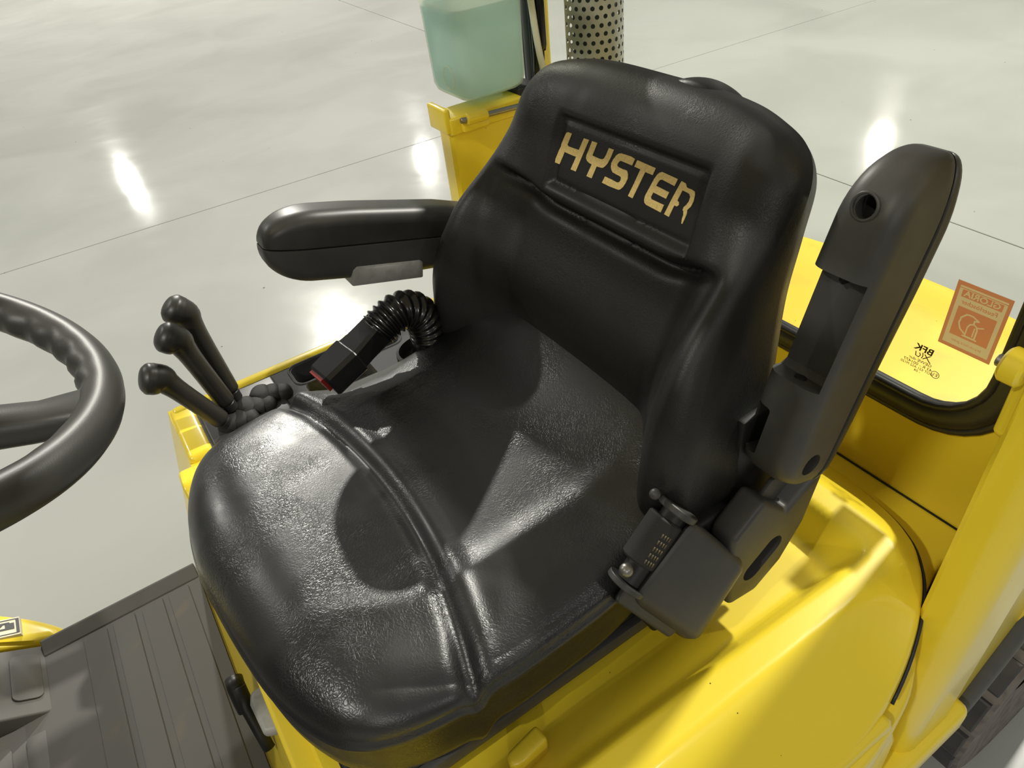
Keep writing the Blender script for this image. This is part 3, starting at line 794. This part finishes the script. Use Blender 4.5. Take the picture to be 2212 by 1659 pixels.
cushion = ls(pad('cushion', CU, (0.03, 0.0), cush, lambda u, v: 0.026+0.070*sstep(0.08, 0.25, u), CSIDE, lambda u, v, h: (u, v, h), 'vinyl', seat, N=380, K=110, Rh=lambda u, v: 0.016+0.032*sstep(0.08, 0.25, u)))
lab(cushion, 'black vinyl cushion with cross seam and raised side bolsters')

# backrest
TH = R(17)
BO = Vector((-0.205, 0, 1.12)); BV = Vector((-math.sin(TH), 0, math.cos(TH))); BN = Vector((math.cos(TH), 0, math.sin(TH)))
def bfr(u, v, h): return tuple(BO+Vector((0, 1, 0))*float(u)+BV*float(v)+BN*float(h))
BK = [(0.0, 0.428), (0.09, 0.427), (0.150, 0.420), (0.195, 0.404), (0.220, 0.372), (0.226, 0.32), (0.231, 0.26), (0.243, 0.20), (0.257, 0.14), (0.266, 0.08), (0.262, 0.02), (0.235, -0.03), (0.17, -0.062), (0.09, -0.075), (0, -0.078)]
BK = BK+[(-a, b) for a, b in BK[-2:0:-1]]
def bk(u, v):
    u = np.asarray(u, float); v = np.asarray(v, float); a = np.abs(u)
    h = 0.002+0.022*np.exp(-((v-0.13)/0.09)**2)
    h = h-0.05*sstep(0.02, -0.09, v)
    # side wings in the lower half
    wing = sstep(0.135, 0.235, a)
    h = h+wing*(0.062*sstep(0.36, 0.20, v)*sstep(-0.09, 0.03, v)+0.010)
    # head pad above a curved ledge
    vc = 0.256+0.020*sstep(0.10, 0.21, a)
    upm = sstep(-0.004, 0.010, v-vc)*sstep(0.222, 0.165, a)
    h = h+0.014*upm
    h = h-0.013*np.exp(-((v-vc+0.006)/0.0085)**2)*sstep(0.212, 0.150, a)
    h = h-0.020*sstep(0.34, 0.45, v)
    # recessed badge field: flat panel with a shallow groove round it
    pu, pv = np.abs(u-0.018), np.abs(v-0.321)
    sd = np.maximum(pu-0.118, pv-0.038)
    m = sstep(0.012, -0.002, sd)
    flat = 0.0100
    h = h*(1-m)+flat*m
    h = h-0.0030*np.exp(-(sd/0.0040)**2)
    # vertical fold beside the wing
    h = h-0.005*np.exp(-((a-0.178-0.02*sstep(0.0, 0.25, v))/0.010)**2)*sstep(0.30, 0.24, v)*sstep(0.02, 0.10, v)
    return h
BSIDE = [(-0.001, 0.010), (0.0, (-0.035,)), (0.006, (-0.055,)), (0.018, (-0.064,)), (0.04, (-0.068,))]
bkrest = ls(pad('backrest', BK, (0.0, 0.17), bk, 0.052, BSIDE, bfr, 'vinyl_back', seat, N=360, K=120, Rh=0.034))
lab(bkrest, 'black vinyl backrest with badge panel')
# small hump on the top of the shell
ls(pad('top_hump', [(-0.040, -0.026), (0.040, -0.026), (0.052, 0.0), (0.040, 0.020), (0.0, 0.026), (-0.040, 0.020), (-0.052, 0.0)], (0, 0), lambda u, v: 0.024-7.0*np.asarray(u, float)**2-8*np.asarray(v, float)**2, 0.006, [(0, 0.02)],
       lambda u, v, h: tuple(BO+Vector((0, 1, 0))*float(u+0.052)+BV*float(0.411+h)+BN*float(-0.052+v)), 'vinyl_back', seat, N=60, K=14))

# lettering (letters traced as strokes in the badge plane)
LET = {'H': [[(-0.0915, 0.3433), (-0.0884, 0.3448), (-0.0810, 0.3449), (-0.0835, 0.3367), (-0.0856, 0.3304), (-0.0825, 0.3293), (-0.0724, 0.3297), (-0.0625, 0.3302), (-0.0602, 0.3372), (-0.0574, 0.3451), (-0.0478, 0.3455), (-0.0524, 0.3319), (-0.0609, 0.3050), (-0.0710, 0.3047), (-0.0672, 0.3155), (-0.0652, 0.3214), (-0.0737, 0.3212), (-0.0884, 0.3212), (-0.0906, 0.3140), (-0.0940, 0.3047), (-0.1050, 0.3043), (-0.0993, 0.3212), (-0.0970, 0.3258), (-0.0972, 0.3279), (-0.0947, 0.3356)]], 'Y': [[(-0.0420, 0.3456), (-0.0326, 0.3459), (-0.0349, 0.3373), (-0.0368, 0.3307), (-0.0341, 0.3303), (-0.0232, 0.3302), (-0.0191, 0.3307), (-0.0158, 0.3325), (-0.0135, 0.3375), (-0.0113, 0.3455), (-0.0028, 0.3457), (-0.0054, 0.3361), (-0.0085, 0.3286), (-0.0115, 0.3247), (-0.0148, 0.3220), (-0.0189, 0.3213), (-0.0256, 0.3208), (-0.0279, 0.3133), (-0.0302, 0.3055), (-0.0399, 0.3053), (-0.0372, 0.3135), (-0.0347, 0.3206), (-0.0400, 0.3210), (-0.0441, 0.3222), (-0.0468, 0.3247), (-0.0469, 0.3287), (-0.0450, 0.3342)]], 'S': [[(0.0100, 0.3451), (0.0184, 0.3456), (0.0262, 0.3460), (0.0333, 0.3451), (0.0311, 0.3374), (0.0232, 0.3375), (0.0119, 0.3374), (0.0098, 0.3358), (0.0078, 0.3326), (0.0080, 0.3309), (0.0103, 0.3300), (0.0172, 0.3297), (0.0238, 0.3300), (0.0250, 0.3300), (0.0278, 0.3268), (0.0288, 0.3221), (0.0273, 0.3167), (0.0245, 0.3113), (0.0211, 0.3077), (0.0183, 0.3064), (0.0129, 0.3061), (0.0026, 0.3057), (-0.0111, 0.3060), (-0.0093, 0.3104), (-0.0079, 0.3140), (0.0027, 0.3139), (0.0132, 0.3134), (0.0169, 0.3146), (0.0186, 0.3176), (0.0182, 0.3206), (0.0160, 0.3213), (0.0112, 0.3214), (0.0034, 0.3219), (0.0003, 0.3239), (-0.0015, 0.3265), (-0.0023, 0.3308), (-0.0004, 0.3357), (0.0032, 0.3410), (0.0064, 0.3438)]], 'T': [[(0.0374, 0.3449), (0.0668, 0.3443), (0.0647, 0.3364), (0.0530, 0.3364), (0.0483, 0.3209), (0.0432, 0.3043), (0.0355, 0.3047), (0.0401, 0.3190), (0.0452, 0.3371), (0.0351, 0.3373)]], 'E': [[(0.0772, 0.3432), (0.1008, 0.3425), (0.0987, 0.3347), (0.0798, 0.3359), (0.0768, 0.3346), (0.0751, 0.3317), (0.0735, 0.3274), (0.0937, 0.3265), (0.0917, 0.3190), (0.0717, 0.3198), (0.0699, 0.3137), (0.0715, 0.3122), (0.0911, 0.3120), (0.0891, 0.3033), (0.0658, 0.3042), (0.0628, 0.3055), (0.0612, 0.3080), (0.0612, 0.3129), (0.0683, 0.3331), (0.0712, 0.3387), (0.0737, 0.3415)]], 'R': [[(0.1065, 0.3421), (0.1128, 0.3414), (0.1152, 0.3384), (0.1180, 0.3379), (0.1223, 0.3382), (0.1271, 0.3372), (0.1284, 0.3337), (0.1287, 0.3278), (0.1272, 0.3217), (0.1237, 0.3173), (0.1245, 0.3133), (0.1235, 0.3073), (0.1223, 0.3019), (0.1209, 0.3021), (0.1202, 0.3067), (0.1205, 0.3111), (0.1193, 0.3145), (0.1179, 0.3154), (0.1182, 0.3184), (0.1208, 0.3216), (0.1230, 0.3260), (0.1232, 0.3307), (0.1210, 0.3332), (0.1176, 0.3336), (0.1108, 0.3339), (0.1076, 0.3221), (0.1103, 0.3210), (0.1110, 0.3184), (0.1091, 0.3162), (0.1052, 0.3161), (0.1020, 0.3027), (0.0946, 0.3032), (0.1004, 0.3236)]]}
HB = 0.0101
for ch in 'HYSTER':
    lt = ls(poly_prism('letter', LET[ch], lambda u, v, h: bfr(u, v, HB+h), 'gold', bkrest, 0.0007))
    lt.location = (0, 0, 0)
    lab(lt, 'faded gold letter ' + ch + (' partly worn away' if ch == 'R' else ''))

# armrests -----------------------------------------------------------
def arm_loft(part, seam, w):
    """rings along the arm: s from the pivot (0) to the tip, t across (pad side +), q sideways"""
    S = np.concatenate([[-0.024, -0.0235, -0.022, -0.018, -0.010], np.linspace(0.0, 0.25, 18), 0.322-0.072*np.cos(np.linspace(math.pi/2*0+0.0, math.pi/2, 13))[1:][::-1][::-1]])
    S = np.unique(np.concatenate([[-0.024, -0.0235, -0.022, -0.018, -0.010], np.linspace(0.0, 0.25, 18), 0.25+0.072*np.sin(np.linspace(0, math.pi/2, 14))]))
    out = []
    for s in S:
        e = math.sqrt(max(0.0, 1-(max(0, s-0.25)/0.0722)**2))
        eb = math.sqrt(max(0.0, 1-(max(0, 0.012-s)/0.0362)**2))
        tb = np.interp(s, [0, 0.1, 0.2, 0.25], [-0.052, -0.056, -0.054, -0.052])
        tt_ = np.interp(s, [0, 0.06, 0.2, 0.25], [0.036, 0.044, 0.050, 0.050])
        c = seam-0.004
        tb = c+(tb-c)*e**0.9*eb**0.9; tt_ = seam+0.004+(tt_-seam-0.004)*(e**0.8)*(0.4+0.6*eb)
        hw = w/2*(0.30+0.70*e**0.7)*(0.55+0.45*eb)
        r = min(0.020, hw*0.8)
        ring = []
        if part == 'housing':
            lo, hi = tb, c+0.002; r = min(r, (hi-lo)*0.6)
            for a in np.linspace(180, 270, 8): ring.append((-hw+r+r*math.cos(R(a)), lo+r+r*math.sin(R(a))))
            for a in np.linspace(270, 360, 8): ring.append((hw-r+r*math.cos(R(a)), lo+r+r*math.sin(R(a))))
            ring += [(hw, hi-0.001), (hw-0.001, hi), (-hw+0.001, hi), (-hw, hi-0.001)]
        else:
            lo, hi = seam, tt_; r = min(r, (hi-lo)*0.75); k = 0.001
            ring += [(-hw-k, lo+0.001), (-hw+0.0002, lo), (hw-0.0002, lo), (hw+k, lo+0.001)]
            for a in np.linspace(0, 90, 8): ring.append((hw+k-r+r*math.cos(R(a)), hi-r+r*math.sin(R(a))))
            for a in np.linspace(90, 180, 8): ring.append((-hw-k+r+r*math.cos(R(a)), hi-r+r*math.sin(R(a))))
        out.append((s, ring))
    return out
def armrest(label, piv, ax, tt, y0, y1, seam):
    piv = Vector(piv); ax = Vector(ax).normalized(); tt = Vector(tt).normalized()
    o = bpy.data.objects.new('armrest', None); COL.objects.link(o); o.parent = seat; o.empty_display_size = 0.03
    lab(o, label)
    o.location = (0, 0, -0.955)
    org = Vector((piv.x, y0, piv.z)); mid = Vector((piv.x, (y0+y1)/2, piv.z)); Y = Vector((0, 1, 0)); w = abs(y1-y0)
    def build(name, part, m):
        return rings(name, [[mid+ax*float(s)+tt*float(b)+Y*float(a) for a, b in ring] for s, ring in arm_loft(part, seam, w)], m, o, angle=40)
    h = build('arm_housing', 'housing', 'plastic')
    p = build('arm_pad', 'pad', 'softpad')
    return o, h, p, org, ax, tt
# right arm, lowered
dR = Vector((0.27, 0, 0.075)).normalized()
nR = Vector((-dR.z, 0, dR.x))
aR, hR, pRr, oR, _, _ = armrest('lowered armrest on the far side of the seat', (-0.250, 0, 1.262), dR, nR, -0.275, -0.337, 0.002)
tp = prism('tape_patch', [(0.090, -0.061), (0.092, -0.035), (0.098, -0.031), (0.198, -0.030), (0.204, -0.036), (0.204, -0.061)], oR+Vector((0, 0.0012, 0)), dR, nR, (0, -1, 0), 0.058, 'tape', aR, 0.003, 2)
# left arm, raised
dL = Vector((-0.115, 0, 0.335)).normalized()
nL = Vector((-dL.z, 0, dL.x))      # pad side points to the rear
aL, hL, pLl, oL, _, _ = armrest('raised armrest on the near side with open underside', (-0.285, 0, 1.203), dL, nL, 0.262, 0.326, 0.020)
Y = Vector((0, 1, 0))
c1 = prism('cutter', [(0.100, -0.09), (0.100, -0.030), (0.106, -0.022), (0.202, -0.022), (0.208, -0.030), (0.208, -0.09)], oL+Y*-0.02, dL, nL, Y, 0.079, 'plastic', None, 0)
fr_hole = oL+dL*0.270+Y*0.030
c2 = cyl('cutter', fr_hole-nL*0.10+Y*0.004, fr_hole-nL*0.012, 0.0105, 'plastic', None, 24)
c3 = prism('cutter', rrect(0.055, 0.020, 0.004, 3, (0.035, 0.0)), oL+Y*0.013-nL*0.10, dL, Y, nL, 0.085, 'plastic', None, 0)
c4 = cyl('cutter', oL+dL*0.012-nL*0.012+Y*0.05, oL+dL*0.012-nL*0.012+Y*0.09, 0.013, 'plastic', None, 24)
cut(hL, [c1, c2, c3, c4])
cyl('pivot_bolt', oL+dL*0.012-nL*0.012+Y*0.030, oL+dL*0.012-nL*0.012+Y*0.053, 0.009, 'blackmatte', aL, 18, 0.002)
tube('hole_collar', [fr_hole-nL*0.0545+0.0118*(math.cos(a)*dL+math.sin(a)*Y)+nL*0.0035 for a in np.linspace(0, 2*math.pi, 25)[:-1]], 0.0016, 'plastic', aL, 8, True)
cyl('recess_screw', oL+dL*0.0995-nL*0.038+Y*0.030, oL+dL*0.1015-nL*0.038+Y*0.030, 0.006, 'blackmatte', aL, 16)
cyl('recess_screw', oL+dL*0.2065-nL*0.036+Y*0.036, oL+dL*0.2085-nL*0.036+Y*0.032, 0.009, 'blackmatte', aL, 16)
# arm brackets to the backrest frame
for sgn in (1, -1):
    br = ls(prism('arm_bracket', [(-0.335, 1.175), (-0.30, 1.255), (-0.24, 1.255), (-0.235, 1.10), (-0.265, 1.06), (-0.33, 1.06)], (0, sgn*0.255, 0), (1, 0, 0), (0, 0, 1), (0, sgn, 0), 0.012, 'blackmatte', seat, 0.004, 2))

# belt retractor on the near side ------------------------------------
ret = bpy.data.objects.new('belt_retractor', None); COL.objects.link(ret); ret.parent = seat; ret.location = (-0.012, 0.008, -0.958); ret.empty_display_size = 0.03
lab(ret, 'grey seat belt retractor housing beside the cushion')
def solid8(name, T, off, m, parent, bevel, seg=4):
    """quad T (4 points) thickened by vector off"""
    bm = bmesh.new(); off = Vector(off)
    A = [bm.verts.new(Vector(p)) for p in T]; B = [bm.verts.new(Vector(p)+off) for p in T]
    bm.faces.new(A); bm.faces.new(B[::-1])
    for i in range(4): bm.faces.new((A[i], B[i], B[(i+1) % 4], A[(i+1) % 4]))
    bmesh.ops.recalc_face_normals(bm, faces=bm.faces)
    bmesh.ops.bevel(bm, geom=list(bm.edges), offset=bevel, segments=seg, profile=0.5, affect='EDGES', clamp_overlap=True)
    me = bpy.data.meshes.new(name); bm.to_mesh(me); bm.free()
    return link(name, me, m, parent, True, 35)
T = [(-0.143, 0.278, 1.197), (-0.058, 0.280, 1.130), (-0.118, 0.322, 1.040), (-0.200, 0.312, 1.108)]
solid8('retractor_cover', T, (-0.028, -0.036, -0.075), 'plastic', ret, 0.013)
solid8('cover_flange', [(-0.130, 0.268, 1.192), (-0.048, 0.270, 1.122), (-0.098, 0.300, 1.042), (-0.112, 0.300, 1.045)], (-0.016, -0.03, -0.040), 'plastic', ret, 0.004)
box('retractor_filler', (-0.215, 0.236, 1.00), (-0.105, 0.268, 1.150), 'blackmatte', ret, 0.006)  # black filler box, added to darken the gap behind the spool
# spool with webbing
cyl('belt_spool', (-0.070, 0.262, 1.128), (-0.142, 0.257, 1.184), 0.015, 'blackmatte', ret, 22, 0.003)
web = cyl('belt_webbing', (-0.088, 0.258, 1.146), (-0.130, 0.255, 1.181), 0.0200, 'webbing', ret, 24, 0.002)
for k in range(4):
    a = R(58+k*9)
    ax = (Vector((-0.130, 0.255, 1.181))-Vector((-0.088, 0.258, 1.146))).normalized()
    e1 = Vector((0, 1, 0)); e1 = (e1-ax*e1.dot(ax)).normalized(); e2 = ax.cross(e1)
    dirv = e1*math.cos(a-R(40))+(-e2 if e2.z < 0 else e2)*math.sin(a-R(40))
    q0 = Vector((-0.092, 0.258, 1.149))+dirv*0.0202; q1 = Vector((-0.122, 0.2555, 1.174))+dirv*0.0202
    for j in range(5):
        tube('belt_stitch', [q0+(q1-q0)*(j/5), q0+(q1-q0)*((j+0.6)/5)], 0.0008, 'thread', ret, 6)
ob = cyl('flange_disc', (-0.066, 0.262, 1.126), (-0.071, 0.262, 1.130), 0.0225, 'plastic', ret, 26, 0.001)
ob = cyl('flange_disc', (-0.140, 0.257, 1.184), (-0.146, 0.257, 1.189), 0.0225, 'plastic', ret, 26, 0.001)
def dome(name, c, r, m, parent):
    RS = [[(c[0]+r*math.sin(t)*math.cos(a), c[1]+r*math.sin(t)*math.sin(a), c[2]+r*math.cos(t)) for a in np.linspace(0, 2*math.pi, 17)[:-1]] for t in np.linspace(0.08, math.pi-0.08, 10)]
    return rings(name, RS, m, parent)
dome('steel_rivet', (-0.065, 0.266, 1.158), 0.0075, 'steel', ret)
dome('button_stop', (-0.122, 0.244, 1.214), 0.006, 'plastic', ret)
# rear bracket with oval slot
bra = prism('retractor_bracket', [(-0.180, 1.090), (-0.182, 1.145), (-0.225, 1.180), (-0.268, 1.135), (-0.312, 1.168), (-0.322, 1.160), (-0.305, 1.090), (-0.275, 1.040), (-0.235, 1.012), (-0.19, 1.02)], (0, 0.268, 0), (1, 0, 0), (0, 0, 1), (0, 1, 0), 0.034, 'plastic', ret, 0.010, 4)
sl = prism('cutter', rrect(0.066, 0.030, 0.0148, 8), (-0.250, 0.25, 1.070), Vector((0.80, 0, -0.60)).normalized(), Vector((0.60, 0, 0.80)).normalized(), (0, 1, 0), 0.08, 'plastic', None, 0)
cut(bra, [sl])
box('slot_back', (-0.29, 0.262, 1.03), (-0.21, 0.272, 1.10), 'plastic', ret, 0.002)
solid8('hinge_plate', [(-0.255, 0.285, 1.178), (-0.232, 0.285, 1.155), (-0.265, 0.285, 1.135), (-0.300, 0.285, 1.170)], (0, -0.006, 0), 'plastic', ret, 0.002, 2)

# buckle on a corrugated sleeve on the far side -----------------------
buk = bpy.data.objects.new('belt_buckle', None); COL.objects.link(buk); buk.parent = seat; buk.location = (-0.012, 0, -0.955); buk.empty_display_size = 0.03
lab(buk, 'black seat belt buckle on a corrugated sleeve')
hp = catmull([(-0.106, -0.252, 1.085), (-0.112, -0.250, 1.130), (-0.112, -0.248, 1.165), (-0.100, -0.246, 1.196), (-0.076, -0.243, 1.210), (-0.050, -0.241, 1.204), (-0.034, -0.240, 1.195)], 110)
rad = [0.0270+0.0026*math.cos(i/109*2*math.pi*17) if i > 22 else 0.027 for i in range(110)]
tube('corrugated_sleeve', hp, rad, 'black', buk, 24)
bd = (Vector((0.068, -0.226, 1.162))-Vector((-0.030, -0.240, 1.197))).normalized()
bs = Vector((0, 1, 0)); bs = (bs-bd*bs.dot(bd)).normalized(); bu = bs.cross(bd)
if bu.z < 0: bu = -bu
b0 = Vector((-0.030, -0.240, 1.195))
def bring(d, w, h, off=0.0):
    return [b0+bd*d+bs*a*w/2+bu*(b*h/2+off) for a, b in ((-.80, -1), (.80, -1), (1, -.75), (1, .75), (.80, 1), (-.80, 1), (-1, .75), (-1, -.75))]
rings('buckle_neck', [bring(-0.012, 0.042, 0.040), bring(0.0, 0.042, 0.040), bring(0.030, 0.048, 0.036), bring(0.052, 0.054, 0.036)], 'black', buk, smooth=False)
rings('buckle_body', [bring(0.046, 0.052, 0.036), bring(0.048, 0.057, 0.041), bring(0.098, 0.054, 0.040), bring(0.102, 0.050, 0.036)], 'black', buk, smooth=False)
rings('release_button', [[b0+bd*d+bs*(a*0.017-0.002)+bu*(b*0.012+0.004) for a, b in ((-1, -1), (1, -1), (1, 1), (-1, 1))] for d in (0.098, 0.107)], 'red', buk, smooth=False)
# cup around the sleeve base
RSc = []
for h, rr in ((1.05, 0.035), (1.10, 0.040), (1.116, 0.040), (1.118, 0.036), (1.10, 0.034)):
    RSc.append([(-0.108+rr*1.2*math.cos(a), -0.262+rr*math.sin(a), h) for a in np.linspace(0, 2*math.pi, 31)[:-1]])
rings('sleeve_cup', RSc, 'rubber', buk, angle=40)
# light metal tag standing by the backrest foot

# fore-aft slide handle in front, under the cushion
sh = bpy.data.objects.new('slide_handle', None); COL.objects.link(sh); sh.parent = seat; sh.location = (0, 0, -0.955); sh.empty_display_size = 0.03
lab(sh, 'grey slide handle poking out under the front of the cushion')
SO = Vector((0.325, -0.035, 0.86))
prism('handle_blade', [(0.329, -0.030), (0.324, -0.046), (0.30, -0.048), (0.27, -0.03), (0.262, 0.032), (0.30, 0.032), (0.326, 0.020)], (0, 0, 0.848), (1, 0, 0), (0, 1, 0), (-0.1, 0, 1), 0.018, 'tape', sh, 0.006, 4)
tube('handle_rod', [(0.332, -0.065, 0.862), (0.336, -0.045, 0.84), (0.335, -0.02, 0.805), (0.334, -0.005, 0.785)], 0.0085, 'blackmatte', sh, 12)
tube('handle_grip', [(0.336, -0.085, 0.858), (0.337, -0.075, 0.856), (0.338, -0.060, 0.838), (0.338, -0.052, 0.826)], 0.0125, 'rubber', sh, 14)

# ================================================================== STEERING WHEEL
A = R(24)
WC = Vector((0.440, 0.020, 1.510)); WD = Vector((math.cos(A), 0, math.sin(A))); WY = Vector((0, 1, 0)); WN = Vector((-math.sin(A), 0, math.cos(A)))
sw_ = thing('steering_wheel', 'dark grey steering wheel with finger-grip rim at the left edge', 'steering wheel', tuple(WC-WN*0.10))
def lw(o): o.location = tuple(-(WC-WN*0.10)); return o
WR = 0.183
pts = []; n = 180
V = []; F = []
seg = 20
for i in range(n):
    t = 2*math.pi*i/n
    ex = WD*math.cos(t)+WY*math.sin(t)
    for k in range(seg):
        a = 2*math.pi*k/seg
        grip = 0.0018*math.cos(t*36)*max(0, -math.cos(a))*(1 if math.sin(t) < 0.12 else 0.25)
        V.append(WC+ex*(WR+(0.0165+grip)*math.cos(a))+WN*0.0175*math.sin(a))
for i in range(n):
    for k in range(seg):
        F.append((i*seg+k, i*seg+(k+1) % seg, ((i+1) % n)*seg+(k+1) % seg, ((i+1) % n)*seg+k))
lw(mesh('rim', V, F, 'wheel', sw_))
for ang in (R(166), R(286), R(46)):
    ex = WD*math.cos(ang)+WY*math.sin(ang); ey = WN.cross(ex)
    RSs = []
    for d, w, dz, hh in ((0.03, 0.026, -0.030, 0.018), (0.09, 0.019, -0.026, 0.013), (0.14, 0.0165, -0.015, 0.0125), (0.165, 0.019, -0.006, 0.013), (0.180, 0.026, 0.0, 0.012)):
        RSs.append([WC+ex*d+WN*(dz+hh*b)+ey*(w*a) for a, b in ((-1, -.6), (-.7, -1), (.7, -1), (1, -.6), (1, .6), (.7, 1), (-.7, 1), (-1, .6))])
    lw(rings('spoke', RSs, 'wheel', sw_, angle=50))
lw(cyl('hub', WC-WN*0.06, WC-WN*0.008, 0.048, 'wheel', sw_, 36, 0.008))
lw(cyl('column', WC-WN*0.10-WD*0.0, WC-WN*0.055, 0.028, 'blackmatte', sw_, 28, 0.004))

# steering column down to the cowl (truck part, out of frame to the left)
tube('steering_column', [WC-WN*0.10, WC-WN*0.40+Vector((0.10, 0, 0)), (0.85, 0.02, 0.80)], 0.045, 'blackmatte', truck, 20)

# ================================================================== WASHER BOTTLE
BB = Vector((-0.468, -0.602, 1.358))
bt = thing('washer_bottle', 'milky plastic washer bottle of turquoise fluid standing on the yellow post', 'bottle', tuple(BB))
def lb(o): o.location = tuple(-BB); return o
def bsolid(name, x0, x1, y0, y1, z0, z1, r, m, taper=0.0, rb=0.02):
    RS = []
    prof = [(0, rb*0.98), (rb*0.12, rb*0.55), (rb*0.4, rb*0.2), (rb, 0)]
    zs = [(z0+a, b) for a, b in prof]+[(z0+(z1-z0)*k/6, 0.0) for k in range(1, 7)]
    for z, ins in zs:
        e = taper*(z-z0)
        w, d = (x1-x0)-2*ins+2*e, (y1-y0)-2*ins+2*e
        RS.append([((x0+x1)/2+a, (y0+y1)/2+b, z) for a, b in rrect(w, d, max(0.004, r-ins*0.5), 6)])
    return lb(rings(name, RS, m, bt, angle=60))
bsolid('bottle_shell', -0.540, -0.400, -0.668, -0.536, 1.358, 1.80, 0.026, 'milky', 0.02)
bsolid('washer_fluid', -0.5375, -0.4025, -0.6655, -0.5385, 1.3605, 1.512, 0.024, 'liquid', 0.02)
lb(tube('moulded_ring', [(-0.3988, -0.585+0.020*math.cos(a), 1.398+0.020*math.sin(a)) for a in np.linspace(0, 2*math.pi, 33)[:-1]], 0.0012, 'milky', bt, 8, True))
lb(tube('feed_hose', catmull([(-0.545, -0.530, 1.62), (-0.548, -0.528, 1.52), (-0.556, -0.524, 1.42), (-0.566, -0.520, 1.360), (-0.572, -0.520, 1.30)], 20), 0.006, 'hose', bt, 12))
